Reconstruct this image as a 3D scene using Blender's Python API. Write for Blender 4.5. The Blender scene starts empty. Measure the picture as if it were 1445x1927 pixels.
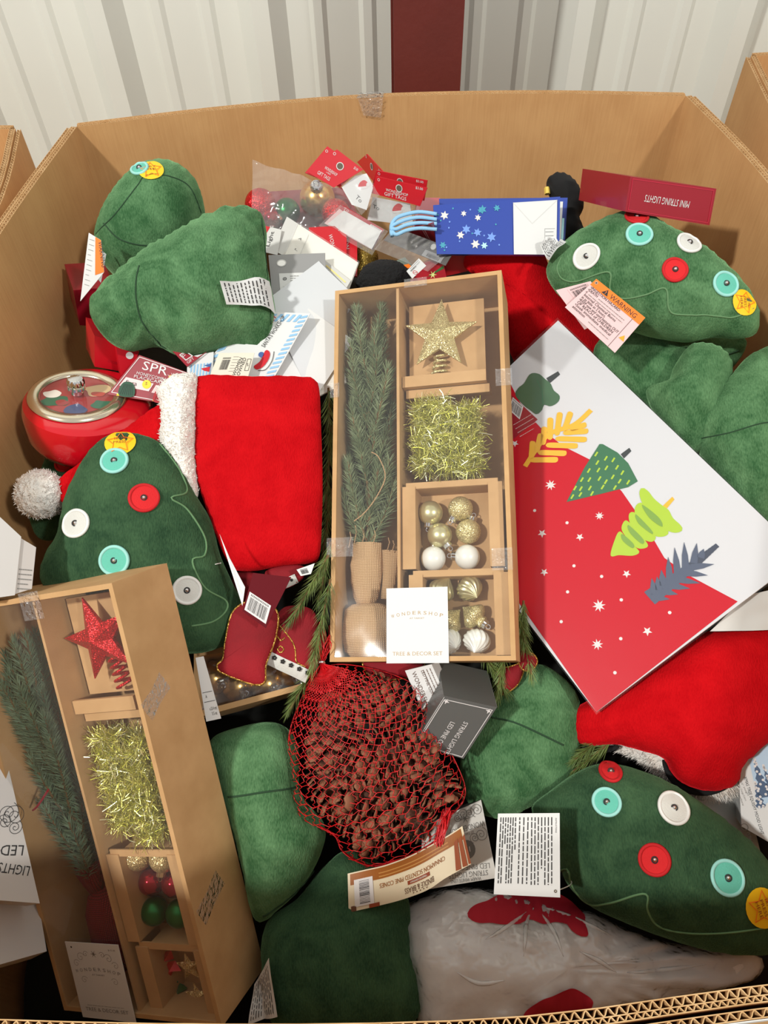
import bpy, math, random
import numpy as np
from mathutils import Vector, Matrix, noise
random.seed(7)
rng = np.random.default_rng(7)
SC = bpy.context.scene
COL = SC.collection
# ------------------------------------------------------------------ camera
F = 1447.0; CX, CY = 722.5, 963.5
CAM = np.array([0, 0, 1.465])
_d = np.array([760 - CX, -(2109 - CY), -F]); _d /= np.linalg.norm(_d)
_up = -_d; _fw = np.array([0, 0, -1.0])
_y = _fw - _up * _fw.dot(_up); _y /= np.linalg.norm(_y)
RC = np.array([np.cross(_y, _up), _y, _up])
cam = bpy.data.cameras.new('camera'); camo = bpy.data.objects.new('camera', cam); COL.objects.link(camo)
cam.sensor_fit = 'VERTICAL'; cam.sensor_height = 36; cam.lens = F / 1927 * 36; cam.clip_start = 0.01
m4 = Matrix([[*RC[i], CAM[i]] for i in range(3)] + [[0, 0, 0, 1]])
camo.matrix_world = m4
SC.camera = camo
# ------------------------------------------------------------------ light
w = bpy.data.worlds.new('world'); SC.world = w; w.use_nodes = True
w.node_tree.nodes['Background'].inputs[0].default_value = (1.0, 0.99, 0.955, 1)
w.node_tree.nodes['Background'].inputs[1].default_value = 0.6
def lamp(name, loc, target, size, power, col=(1, .985, .93)):
    l = bpy.data.lights.new(name, 'AREA'); l.shape = 'DISK'; l.size = size; l.energy = power; l.color = col
    o = bpy.data.objects.new(name, l); COL.objects.link(o); o.location = loc
    o.rotation_euler = (Vector(target) - Vector(loc)).to_track_quat('-Z', 'Y').to_euler(); return o
lamp('ceiling_lamp', (-2.6, -1.35, 4.6), (0, .7, .7), .3, 205)
lamp('ceiling_lamp', (2.4, -1.9, 4.6), (0, .7, .7), .3, 110)
SC.view_settings.view_transform = 'Standard'; SC.view_settings.look = 'None'
SC.view_settings.exposure = -0.1; SC.view_settings.gamma = 1; SC.view_settings.use_curve_mapping = False

# ------------------------------------------------------------------ maths
def nrm(a): a = np.asarray(a, float); return a / np.linalg.norm(a)
def ray(u, v): return RC @ np.array([(u - CX) / F, -(v - CY) / F, -1.0])
PY = [-.3, .05, .25, .42, .65, .88, 1.35]; PZ = [.40, .42, .47, .575, .68, .76, .76]
def pileZ(y): return float(np.interp(y, PY, PZ))
def S(u, v, lift=0.0):
    r = ray(u, v); a, b = .2, 3.0
    for _ in range(50):
        t = (a + b) / 2; p = CAM + r * t
        if p[2] > pileZ(p[1]) + lift: a = t
        else: b = t
    return CAM + r * a
def atY(u, v, y):
    r = ray(u, v); return CAM + r * (y / r[1])
def atZ(u, v, z):
    r = ray(u, v); return CAM + r * ((z - CAM[2]) / r[2])
class Fr:
    def __init__(s, o, ex, ey):
        s.o = np.asarray(o, float); s.ex = nrm(ex); ey = np.asarray(ey, float); s.ey = nrm(ey - s.ex * s.ex.dot(ey)); s.n = np.cross(s.ex, s.ey)
    def px(s, u, v, dz=0.0):
        r = ray(u, v); o = s.o + s.n * dz; t = s.n.dot(o - CAM) / s.n.dot(r); p = CAM + r * t - s.o
        return np.array([p.dot(s.ex), p.dot(s.ey)])
    def W(s, x, y, z=0): return s.o + s.ex * x + s.ey * y + s.n * z
    def M(s): return Matrix([[s.ex[i], s.ey[i], s.n[i], s.o[i]] for i in range(3)] + [[0, 0, 0, 1]])
    def poly(s, pts, dz=0.0): return [s.px(u, v, dz) for u, v in pts]
    def off(s, x, y, z): return Fr(s.W(x, y, z), s.ex, s.ey)
def fr3(a, b, c):
    p, q, r = S(*a), S(*b), S(*c); n = np.cross(q - p, r - p)
    ex = q - p
    if n.dot(CAM - p) < 0: n = -n
    return Fr(p, ex, np.cross(n, ex))
def frc(u, v, lift, face=0.3, xdir=(1, 0)):
    p = S(u, v, lift); y = p[1]; sl = (pileZ(y + .06) - pileZ(y - .06)) / .12
    n = nrm(nrm([0, -sl, 1]) * (1 - face) + nrm(CAM - p) * face)
    r = ray(u + xdir[0] * 50, v + xdir[1] * 50); t = n.dot(p - CAM) / n.dot(r); ex = CAM + r * t - p
    return Fr(p, ex, np.cross(n, ex))
WORLD = Fr((0, 0, 0), (1, 0, 0), (0, 1, 0))
def smooth(pts, n=96, closed=True):
    P = np.array(pts, float); m = len(P); out = []
    segs = m if closed else m - 1
    for i in range(segs):
        if closed: a, b, c, d = P[(i - 1) % m], P[i], P[(i + 1) % m], P[(i + 2) % m]
        else: a, b, c, d = P[max(i - 1, 0)], P[i], P[i + 1], P[min(i + 2, m - 1)]
        for k in range(10):
            t = k / 10
            out.append(.5 * ((2 * b) + (-a + c) * t + (2 * a - 5 * b + 4 * c - d) * t * t + (-a + 3 * b - 3 * c + d) * t ** 3))
    if not closed: out.append(P[-1])
    Q = np.array(out); Qc = np.vstack([Q, Q[:1]]) if closed else Q
    s = np.r_[0, np.cumsum(np.linalg.norm(np.diff(Qc, axis=0), axis=1))]
    ss = np.linspace(0, s[-1], n, endpoint=not closed)
    return np.stack([np.interp(ss, s, Qc[:, k]) for k in range(Q.shape[1])], 1)
def inside(P, x, y):
    x = np.asarray(x, float); y = np.asarray(y, float); r = np.zeros(x.shape, bool); n = len(P); j = n - 1
    for i in range(n):
        xi, yi = P[i]; xj, yj = P[j]
        c = ((yi > y) != (yj > y)) & (x < (xj - xi) * (y - yi) / (yj - yi + 1e-12) + xi)
        r ^= c; j = i
    return r
# ------------------------------------------------------------------ materials
def lin(c):
    return tuple((x / 255 / 12.92) if x <= 10.3 else ((x / 255 + .055) / 1.055) ** 2.4 for x in c) + (1,)
MATS = {}
def mat(name, col, rough=.6, metal=0, sheen=0, vary=None, bump=None, coat=0, col2=None, spec=.5, trans=0, emit=None):
    if name in MATS: return MATS[name]
    m = bpy.data.materials.new(name); m.use_nodes = True; nt = m.node_tree; N = nt.nodes; b = N['Principled BSDF']
    b.inputs['Base Color'].default_value = lin(col); b.inputs['Roughness'].default_value = rough; b.inputs['Metallic'].default_value = metal
    b.inputs['Specular IOR Level'].default_value = spec
    if sheen:
        b.inputs['Sheen Weight'].default_value = sheen; b.inputs['Sheen Roughness'].default_value = .45
        c = lin([min(255, x * 1.5 + 30) for x in col]); b.inputs['Sheen Tint'].default_value = c
    if coat: b.inputs['Coat Weight'].default_value = coat; b.inputs['Coat Roughness'].default_value = .08
    if emit: b.inputs['Emission Color'].default_value = lin(col); b.inputs['Emission Strength'].default_value = emit
    tc = N.new('ShaderNodeTexCoord')
    if vary:
        nz = N.new('ShaderNodeTexNoise'); nz.inputs['Scale'].default_value = vary[0]; nz.inputs['Detail'].default_value = 5
        nt.links.new(tc.outputs['Object'], nz.inputs['Vector'])
        rp = N.new('ShaderNodeValToRGB'); rp.color_ramp.elements[0].position = vary[1]; rp.color_ramp.elements[1].position = vary[2]
        rp.color_ramp.elements[0].color = lin(col2 or [x * .75 for x in col]); rp.color_ramp.elements[1].color = lin(col)
        nt.links.new(nz.outputs['Fac'], rp.inputs['Fac']); nt.links.new(rp.outputs['Color'], b.inputs['Base Color'])
    if bump:
        n2 = N.new('ShaderNodeTexNoise'); n2.inputs['Scale'].default_value = bump[0]; n2.inputs['Detail'].default_value = 3
        nt.links.new(tc.outputs['Object'], n2.inputs['Vector'])
        bp = N.new('ShaderNodeBump'); bp.inputs['Strength'].default_value = bump[1]; bp.inputs['Distance'].default_value = bump[2] if len(bump) > 2 else .002
        nt.links.new(n2.outputs['Fac'], bp.inputs['Height']); nt.links.new(bp.outputs['Normal'], b.inputs['Normal'])
    MATS[name] = m; return m
def glitter(name, col, col2, scale=1500):
    m = mat(name, col, .3, .6); nt = m.node_tree; N = nt.nodes; b = N['Principled BSDF']
    tc = N.new('ShaderNodeTexCoord'); v = N.new('ShaderNodeTexVoronoi'); v.inputs['Scale'].default_value = scale
    nt.links.new(tc.outputs['Object'], v.inputs['Vector'])
    sp = N.new('ShaderNodeSeparateColor'); nt.links.new(v.outputs['Color'], sp.inputs[0])
    rp = N.new('ShaderNodeValToRGB'); rp.color_ramp.elements[0].color = lin(col2); rp.color_ramp.elements[1].color = lin(col); rp.color_ramp.elements[1].position = .8
    nt.links.new(sp.outputs[0], rp.inputs[0]); nt.links.new(rp.outputs[0], b.inputs['Base Color'])
    g = N.new('ShaderNodeNewGeometry'); mx = N.new('ShaderNodeVectorMath'); mx.operation = 'SUBTRACT'; mx.inputs[1].default_value = (.5, .5, .5)
    nt.links.new(v.outputs['Color'], mx.inputs[0])
    ad = N.new('ShaderNodeVectorMath'); ad.operation = 'MULTIPLY_ADD'; ad.inputs[1].default_value = (.95, .95, .95)
    nt.links.new(mx.outputs[0], ad.inputs[0]); nt.links.new(g.outputs['Normal'], ad.inputs[2])
    no = N.new('ShaderNodeVectorMath'); no.operation = 'NORMALIZE'; nt.links.new(ad.outputs[0], no.inputs[0]); nt.links.new(no.outputs[0], b.inputs['Normal'])
    return m
def film(name, haze=.03, tint=(255, 255, 255), gloss=.9, bump=None, rough=.06):
    if name in MATS: return MATS[name]
    m = bpy.data.materials.new(name); m.use_nodes = True; nt = m.node_tree; N = nt.nodes; N.clear()
    out = N.new('ShaderNodeOutputMaterial'); tr = N.new('ShaderNodeBsdfTransparent'); tr.inputs[0].default_value = lin(tint)
    gl = N.new('ShaderNodeBsdfGlossy'); gl.inputs['Roughness'].default_value = rough; df = N.new('ShaderNodeBsdfDiffuse'); df.inputs[0].default_value = (.9, .9, .9, 1)
    fz = N.new('ShaderNodeLayerWeight'); fz.inputs['Blend'].default_value = .5
    pw = N.new('ShaderNodeMath'); pw.operation = 'POWER'; pw.inputs[1].default_value = 4; nt.links.new(fz.outputs['Facing'], pw.inputs[0])
    mm = N.new('ShaderNodeMath'); mm.operation = 'MULTIPLY_ADD'; mm.inputs[1].default_value = gloss * .8; mm.inputs[2].default_value = gloss * .055; nt.links.new(pw.outputs[0], mm.inputs[0])
    a = N.new('ShaderNodeMixShader'); a.inputs[0].default_value = haze; nt.links.new(tr.outputs[0], a.inputs[1]); nt.links.new(df.outputs[0], a.inputs[2])
    c = N.new('ShaderNodeMixShader'); nt.links.new(mm.outputs[0], c.inputs[0]); nt.links.new(a.outputs[0], c.inputs[1]); nt.links.new(gl.outputs[0], c.inputs[2])
    nt.links.new(c.outputs[0], out.inputs[0])
    if bump:
        tc = N.new('ShaderNodeTexCoord'); nz = N.new('ShaderNodeTexNoise'); nz.inputs['Scale'].default_value = bump[0]; nt.links.new(tc.outputs['Object'], nz.inputs['Vector'])
        bp = N.new('ShaderNodeBump'); bp.inputs['Strength'].default_value = bump[1]; bp.inputs['Distance'].default_value = .01; nt.links.new(nz.outputs[0], bp.inputs['Height'])
        for q in (gl, fz): nt.links.new(bp.outputs[0], q.inputs['Normal'])
    MATS[name] = m; return m
def wavecard(name, col, col2, freq, axis='X'):
    m = mat(name, col, .8, spec=.2); nt = m.node_tree; N = nt.nodes; b = N['Principled BSDF']; tc = N.new('ShaderNodeTexCoord')
    nz = N.new('ShaderNodeTexNoise'); nz.inputs['Scale'].default_value = 14; nz.inputs['Detail'].default_value = 6; nt.links.new(tc.outputs['Object'], nz.inputs['Vector'])
    mp = N.new('ShaderNodeMapping'); mp.inputs['Scale'].default_value = (freq, freq, 16); nt.links.new(tc.outputs['Object'], mp.inputs['Vector'])
    n2 = N.new('ShaderNodeTexNoise'); n2.inputs['Scale'].default_value = 1; n2.inputs['Detail'].default_value = 2; nt.links.new(mp.outputs[0], n2.inputs['Vector'])
    mx = N.new('ShaderNodeMix'); mx.data_type = 'FLOAT'; mx.inputs[0].default_value = .38; nt.links.new(nz.outputs[0], mx.inputs[2]); nt.links.new(n2.outputs[0], mx.inputs[3])
    rp = N.new('ShaderNodeValToRGB'); rp.color_ramp.elements[0].position = .35; rp.color_ramp.elements[1].position = .62
    rp.color_ramp.elements[0].color = lin(col2); rp.color_ramp.elements[1].color = lin(col)
    nt.links.new(mx.outputs[0], rp.inputs[0]); nt.links.new(rp.outputs[0], b.inputs['Base Color'])
    bp = N.new('ShaderNodeBump'); bp.inputs['Strength'].default_value = .25; bp.inputs['Distance'].default_value = .001; nt.links.new(n2.outputs[0], bp.inputs['Height']); nt.links.new(bp.outputs[0], b.inputs['Normal'])
    return m
def plushmat(name, col, col2, seed=0):
    m = mat(name, col, .95, sheen=.7, spec=.1); nt = m.node_tree; N = nt.nodes; b = N['Principled BSDF']; tc = N.new('ShaderNodeTexCoord')
    b.inputs['Sheen Tint'].default_value = lin([min(255, c * 1.35 + 25) for c in col]); b.inputs['Sheen Roughness'].default_value = .35
    n1 = N.new('ShaderNodeTexNoise'); n1.inputs['Scale'].default_value = 13; n1.inputs['Detail'].default_value = 3; n1.inputs['Distortion'].default_value = 1.2
    n2 = N.new('ShaderNodeTexNoise'); n2.inputs['Scale'].default_value = 55; n2.inputs['Detail'].default_value = 6
    mp = N.new('ShaderNodeMapping'); mp.inputs['Scale'].default_value = (650, 240, 400); mp.inputs['Rotation'].default_value = (0, 0, .5 + seed)
    n3 = N.new('ShaderNodeTexNoise'); n3.inputs['Scale'].default_value = 1; n3.inputs['Detail'].default_value = 2
    for q in (n1, n2): nt.links.new(tc.outputs['Object'], q.inputs['Vector'])
    nt.links.new(tc.outputs['Object'], mp.inputs['Vector']); nt.links.new(mp.outputs[0], n3.inputs['Vector'])
    def mixf(a, c, f):
        x = N.new('ShaderNodeMix'); x.data_type = 'FLOAT'; x.inputs[0].default_value = f; nt.links.new(a, x.inputs[2]); nt.links.new(c, x.inputs[3]); return x.outputs[0]
    h = mixf(mixf(n1.outputs[0], n2.outputs[0], .3), n3.outputs[0], .28)
    rp = N.new('ShaderNodeValToRGB'); rp.color_ramp.elements[0].position = .38; rp.color_ramp.elements[1].position = .63; rp.color_ramp.elements[0].color = lin(col2); rp.color_ramp.elements[1].color = lin(col)
    nt.links.new(h, rp.inputs[0]); nt.links.new(rp.outputs[0], b.inputs['Base Color'])
    bp = N.new('ShaderNodeBump'); bp.inputs['Strength'].default_value = .7; bp.inputs['Distance'].default_value = .0025; nt.links.new(mixf(n3.outputs[0], n2.outputs[0], .35), bp.inputs['Height']); nt.links.new(bp.outputs[0], b.inputs['Normal'])
    return m
CARD = wavecard('corrugated_cardboard', (206, 160, 108), (194, 147, 97), 330)
EDGE = mat('cardboard_edge', (206, 172, 126), .9, vary=(60, .3, .7), col2=(178, 138, 90))
KRAFT = mat('kraft_board', (200, 161, 114), .75, vary=(25, .3, .7), col2=(184, 145, 99), bump=(700, .15, .0006), spec=.3)
KRAFTE = mat('kraft_edge', (212, 176, 128), .85)
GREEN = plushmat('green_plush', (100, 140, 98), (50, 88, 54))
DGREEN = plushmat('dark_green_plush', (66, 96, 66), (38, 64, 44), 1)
RED = plushmat('red_velvet', (198, 14, 22), (176, 4, 14), 2)
WFUR = mat('white_fleece', (240, 236, 230), .95, sheen=.3, bump=(190, .9, .006), vary=(60, .3, .6), col2=(244, 236, 226))
WHITE = mat('white_paper', (214, 215, 214), .55); CREAM = mat('cream_paper', (214, 209, 192), .6); OFFW = mat('pale_paper', (204, 204, 200), .5)
PINK = mat('pink_paper', (222, 188, 188), .6); GREYC = mat('grey_card', (146, 146, 146), .5); DGREY = mat('dark_grey_card', (84, 80, 78), .45)
REDC = mat('red_card', (196, 16, 34), .4, coat=.2); DRED = mat('dark_red_card', (150, 14, 36), .4, coat=.25); CRIM = mat('crimson_card', (172, 26, 44), .35, coat=.3)
INK = mat('black_ink', (36, 34, 34), .6); GINK = mat('grey_ink', (120, 118, 114), .6); WINK = mat('white_ink', (216, 213, 212), .6); GOLDI = mat('gold_ink', (160, 128, 72), .4)
ORANGE = mat('orange_ink', (244, 122, 24), .6); YELLOW = mat('yellow_ink', (248, 200, 24), .5); TEAL = mat('teal_felt', (96, 184, 164), .85, bump=(600, .4, .001)); TEALE = mat('pale_teal_thread', (150, 210, 202), .8)
RFELT = mat('red_felt', (206, 24, 30), .85, bump=(600, .4, .001)); RTHR = mat('red_thread', (190, 16, 24), .8); WFELT = mat('white_felt', (206, 206, 200), .85, bump=(600, .4, .001)); WTHR = mat('white_thread', (224, 224, 220), .8)
GTHR = mat('green_thread', (96, 134, 92), .8); BLACK = mat('black_cloth', (16, 16, 17), .9, sheen=.15); BFLEECE = mat('black_fleece', (18, 18, 19), .98, bump=(220, 1, .006))
CHROME = mat('chrome', (225, 225, 228), .12, 1); GOLDM = mat('gold_metal', (214, 176, 96), .25, 1)
FILM = film('clear_film', .03, gloss=.7, bump=(9, .35)); FILM2 = film('crumpled_film', .10, gloss=1.3, bump=(28, .7), rough=.12); TAPE = film('clear_tape', .10, gloss=1.6, bump=(160, .8), rough=.1)
NEEDLE = mat('pine_needle', (136, 148, 108), .55, vary=(40, .3, .7), col2=(92, 108, 74)); NEEDLE2 = mat('garland_needle', (122, 140, 74), .5, vary=(40, .3, .7), col2=(70, 92, 44)); STEM = mat('stem_brown', (110, 84, 48), .8)
NEEDLE3 = mat('blue_pine_needle', (130, 154, 124), .55, vary=(40, .3, .7), col2=(92, 120, 94))
# ------------------------------------------------------------------ mesh builder
TXT = {}
def textgeo(s):
    if s in TXT: return TXT[s]
    c = bpy.data.curves.new('t', 'FONT'); c.body = s; c.size = 1; c.resolution_u = 2; c.fill_mode = 'FRONT'
    o = bpy.data.objects.new('t', c); me = bpy.data.meshes.new_from_object(o)
    V = np.array([v.co[:2] for v in me.vertices]).reshape(-1, 2); Fc = [list(p.vertices) for p in me.polygons]
    bpy.data.objects.remove(o); bpy.data.curves.remove(c); bpy.data.meshes.remove(me)
    V[:, 0] -= V[:, 0].min(); TXT[s] = (V, Fc); return TXT[s]
class MB:
    def __init__(s): s.v = []; s.f = []; s.mi = []; s.mats = []
    def m(s, mt):
        if mt not in s.mats: s.mats.append(mt)
        return s.mats.index(mt)
    def add(s, V, Fc, mt):
        b = len(s.v); k = s.m(mt); s.v.extend([tuple(map(float, p)) for p in V]); s.f.extend([[b + i for i in f] for f in Fc]); s.mi.extend([k] * len(Fc))
    def flat(s, P, z, mt): s.add([(p[0], p[1], z) for p in P], [list(range(len(P)))], mt)
    def prism(s, P, z0, z1, mt, mside=None):
        P = list(P); n = len(P); A = sum(P[i][0] * P[(i + 1) % n][1] - P[(i + 1) % n][0] * P[i][1] for i in range(n))
        if A < 0: P = P[::-1]
        V = [(p[0], p[1], z0) for p in P] + [(p[0], p[1], z1) for p in P]
        s.add(V, [list(range(n))[::-1], list(range(n, 2 * n))], mt)
        s.add(V, [[i, (i + 1) % n, n + (i + 1) % n, n + i] for i in range(n)], mside or mt)
    def box(s, a, b, mt, mside=None): s.prism([(a[0], a[1]), (b[0], a[1]), (b[0], b[1]), (a[0], b[1])], a[2], b[2], mt, mside)
    def tube(s, P, r, mt, k=6, closed=False):
        P = [np.asarray(p, float) for p in P]; n = len(P)
        if n < 2: return
        R = r if hasattr(r, '__len__') else [r] * n; V = []; prev = None
        for i in range(n):
            a = P[(i - 1) % n] if (closed or i > 0) else P[i]; b = P[(i + 1) % n] if (closed or i < n - 1) else P[i]
            t = b - a; L = np.linalg.norm(t); t = t / L if L > 1e-9 else np.array([0, 0, 1.])
            if prev is None: q = np.cross(t, [0, 0, 1.] if abs(t[2]) < .9 else [1., 0, 0])
            else: q = prev - t * prev.dot(t)
            q = q / (np.linalg.norm(q) + 1e-12); prev = q; w2 = np.cross(t, q)
            for j in range(k): an = 2 * math.pi * j / k; V.append(P[i] + (q * math.cos(an) + w2 * math.sin(an)) * R[i])
        Fc = []
        for i in range(n if closed else n - 1):
            for j in range(k): Fc.append([i * k + j, i * k + (j + 1) % k, ((i + 1) % n) * k + (j + 1) % k, ((i + 1) % n) * k + j])
        if not closed: Fc += [list(range(k))[::-1], list(range((n - 1) * k, n * k))]
        s.add(V, Fc, mt)
    def lathe(s, prof, mt, k=24, o=(0, 0, 0), mod=None):
        V = []; o = np.array(o)
        for i, (r, z) in enumerate(prof):
            for j in range(k):
                a = 2 * math.pi * j / k; rr = r * (mod(a, z) if mod else 1); V.append(o + [rr * math.cos(a), rr * math.sin(a), z])
        n = len(prof); Fc = [[i * k + j, i * k + (j + 1) % k, (i + 1) * k + (j + 1) % k, (i + 1) * k + j] for i in range(n - 1) for j in range(k)]
        Fc += [list(range(k))[::-1], list(range((n - 1) * k, n * k))]
        s.add(V, Fc, mt)
    def ball(s, c, r, mt, k=24):
        s.lathe([(max(r * math.sin(math.pi * i / (k // 2)), 1e-5), -r * math.cos(math.pi * i / (k // 2))) for i in range(k // 2 + 1)], mt, k, c)
    def text(s, t, a, b, z, mt, h=None):
        V, Fc = textgeo(t)
        if not len(V): return
        a = np.asarray(a, float); b = np.asarray(b, float); d = b - a; L = np.linalg.norm(d); d /= L; q = np.array([-d[1], d[0]])
        sx = L / max(V[:, 0].max(), 1e-6); sy = h / .72 if h else sx
        s.add([(*(a + d * p[0] * sx + q * p[1] * sy), z) for p in V], Fc, mt)
    def bars(s, a, b, dn, n, z, mt, wd=.0006, seed=0):
        r = random.Random(seed); a = np.asarray(a, float); b = np.asarray(b, float); dn = np.asarray(dn, float); q = nrm(dn) * wd
        for i in range(n):
            o = dn * i / max(n - 1, 1); t = 0.0; e = 1 if i % 4 != 3 else r.uniform(.4, .8)
            while t < e:
                l = r.uniform(.04, .14); t2 = min(t + l, e); p0 = a + o + (b - a) * t; p1 = a + o + (b - a) * t2
                s.flat([p0, p1, p1 + q, p0 + q], z, mt); t = t2 + .018
    def barcode(s, a, b, c, z, bg=None, seed=1, pad=.1):
        a, b, c = [np.asarray(x, float) for x in (a, b, c)]; e1 = b - a; e2 = c - a
        if bg: s.flat([a, b, b + e2, c], z, bg)
        r = random.Random(seed); t = pad
        while t < 1 - pad:
            wd = r.choice([.012, .02, .03]); s.flat([a + e1 * t + e2 * .1, a + e1 * (t + wd) + e2 * .1, a + e1 * (t + wd) + e2 * .78, a + e1 * t + e2 * .78], z + .0001, INK); t += wd + r.choice([.012, .02, .028])
        t = pad
        while t < 1 - pad: s.flat([a + e1 * t + e2 * .84, a + e1 * (t + .03) + e2 * .84, a + e1 * (t + .03) + e2 * .94, a + e1 * t + e2 * .94], z + .0001, INK); t += .06
    def star(s, c, r, z, mt, n=5, ri=.45, rot=0):
        s.flat([(c[0] + math.cos(rot + math.pi * i / n) * (r if i % 2 == 0 else r * ri), c[1] + math.sin(rot + math.pi * i / n) * (r if i % 2 == 0 else r * ri)) for i in range(2 * n)], z, mt)
    def disc(s, c, r, z, mt, k=20, ry=None): s.flat([(c[0] + r * math.cos(2 * math.pi * i / k), c[1] + (ry or r) * math.sin(2 * math.pi * i / k)) for i in range(k)], z, mt)
    def ring(s, c, r0, r1, z, mt, k=24):
        V = [(c[0] + r * math.cos(2 * math.pi * i / k), c[1] + r * math.sin(2 * math.pi * i / k), z) for r in (r0, r1) for i in range(k)]
        s.add(V, [[i, (i + 1) % k, k + (i + 1) % k, k + i] for i in range(k)], mt)
    def line(s, pts, wd, z, mt):
        P = np.array([np.asarray(p, float) for p in pts]); keep = [0] + [i for i in range(1, len(P)) if np.linalg.norm(P[i] - P[i - 1]) > 1e-7]; P = P[keep]; n = len(P)
        if n < 2: return
        d = np.diff(P, axis=0); d /= np.linalg.norm(d, axis=1)[:, None]; V = []
        for i in range(n):
            a = d[max(i - 1, 0)]; b = d[min(i, n - 2)]; t = a + b; L = np.linalg.norm(t); t = t / L if L > .3 else b; q = np.array([-t[1], t[0]]); k = min(1 / max(abs(q.dot([-b[1], b[0]])), .4), 2) * wd / 2
            V += [(*(P[i] - q * k), z), (*(P[i] + q * k), z)]
        s.add(V, [[2 * i, 2 * i + 2, 2 * i + 3, 2 * i + 1] for i in range(n - 1)], mt)
    def needle(s, p, d, L, wd, mt, up=None):
        d = nrm(d); q = np.cross(d, rng.normal(size=3)); q = nrm(q); r = np.cross(d, q); p = np.asarray(p, float)
        s.add([p + q * wd, p - q * wd * .5 + r * wd * .87, p - q * wd * .5 - r * wd * .87, p + d * L], [[0, 1, 3], [1, 2, 3], [2, 0, 3]], mt)
    def sprig(s, a, b, n, L, mt, wd=.0007, ang=.8, bend=None, stem=.0016):
        a = np.asarray(a, float); b = np.asarray(b, float); bend = np.zeros(3) if bend is None else np.asarray(bend, float)
        P = [a + (b - a) * t + bend * 4 * t * (1 - t) for t in np.linspace(0, 1, 9)]
        s.tube(P, stem, STEM, 5)
        for i in range(n):
            t = (i + .5) / n * .98 + .02; x = t * 8; k = min(int(x), 7); p = P[k] + (P[k + 1] - P[k]) * (x - k); d = nrm(P[k + 1] - P[k])
            q = nrm(np.cross(d, rng.normal(size=3))); A = ang * (1 - .55 * t ** 5) * rng.uniform(.75, 1.2)
            s.needle(p, d * math.cos(A) + q * math.sin(A), L * rng.uniform(.75, 1.1) * (1 - .25 * t ** 4), wd, mt)
    def build(s, name, parent=None, fr=None, smooth=False, warp=None, label=None, sm=None, kind=None):
        V = s.v
        if warp: V = [warp(*p) for p in V]
        me = bpy.data.meshes.new(name); me.from_pydata([tuple(map(float, p)) for p in V], [], s.f)
        for mt in s.mats: me.materials.append(mt)
        me.polygons.foreach_set('material_index', s.mi)
        if smooth: me.polygons.foreach_set('use_smooth', [True] * len(s.f))
        if smooth == 'angle': me.set_sharp_from_angle(angle=math.radians(40))
        me.update(); return link(name, me, parent, fr, label, kind)
def link(name, me, parent=None, fr=None, label=None, kind=None):
    o = bpy.data.objects.new(name, me); COL.objects.link(o)
    if parent is not None: o.parent = parent
    if fr is not None: o.matrix_local = fr.M() if isinstance(fr, Fr) else fr
    if label: o['label'] = label
    if kind: o['kind'] = kind
    return o
def tag(o, label, cat, group=None):
    o['label'] = label; o['category'] = cat
    if group: o['group'] = group
    return o
def thing(name, label, cat, fr, group=None):
    o = bpy.data.objects.new(name, None); o.empty_display_size = .05; COL.objects.link(o); o.matrix_world = fr.M() if isinstance(fr, Fr) else fr
    return tag(o, label, cat, group)
def struct(name, mb, smooth=False, parent=None):
    o = mb.build(name, parent, smooth=smooth)
    if parent is None: o['kind'] = 'structure'
    return o
def nz(p, f, seed=0): return noise.noise(Vector((p[0] * f + seed * 7.3, p[1] * f - seed * 3.1, p[2] * f + seed)))
# ================================================================== setting
mfloor = mat('concrete_floor', (128, 124, 116), .7, vary=(3, .3, .7), col2=(104, 100, 94), bump=(40, .2))
mb = MB(); mb.box((-3.2, -2.2, -.05), (3.2, 1.75, 0), mfloor); struct('floor', mb)
mwall = mat('painted_steel_panel', (230, 232, 224), .5, vary=(1.5, .3, .7), col2=(220, 221, 212), spec=.4)
WY = 1.66
x0 = atY(504, 100, WY)[0]; PITCH = .305
def rib_profile():
    pts = []
    for k in range(-9, 10):
        c = x0 + k * PITCH
        pts += [(c - .046, 0), (c - .016, -.034), (c + .016, -.034), (c + .046, 0)]
        for m in (1, 2):
            q = c + PITCH * (m / 3 + .012 * (1 if m == 1 else -1)); pts += [(q - .017, 0), (q - .008, -.006), (q + .008, -.006), (q + .017, 0)]
    return pts
mb = MB(); P = rib_profile(); n = len(P)
mb.add([(x, WY + d, 0) for x, d in P] + [(x, WY + d, 3.4) for x, d in P] + [(x, WY + .03, 0) for x, d in P] + [(x, WY + .03, 3.4) for x, d in P],
       [[i, i + 1, n + i + 1, n + i] for i in range(n - 1)] + [[2 * n + i, 3 * n + i, 3 * n + i + 1, 2 * n + i + 1] for i in range(n - 1)], mwall)
wall = struct('wall_back', mb)
# red steel column: front flange, web and back flange
mcol = mat('red_oxide_steel', (112, 42, 34), .6, vary=(5, .3, .7), col2=(98, 36, 30), bump=(90, .25))
xa = atY(741, 90, 1.44)[0]; xb = atY(870, 90, 1.44)[0]
mb = MB(); mb.box((xa, 1.44, 0), (xb, 1.449, 3.4), mcol); mb.box(((xa + xb) / 2 - .004, 1.449, 0), ((xa + xb) / 2 + .004, 1.61, 3.4), mcol); mb.box((xa, 1.61, 0), (xb, 1.62, 3.4), mcol)
o = mb.build('steel_column'); tag(o, 'dark red painted steel column standing in front of the ribbed wall', 'column')

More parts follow.
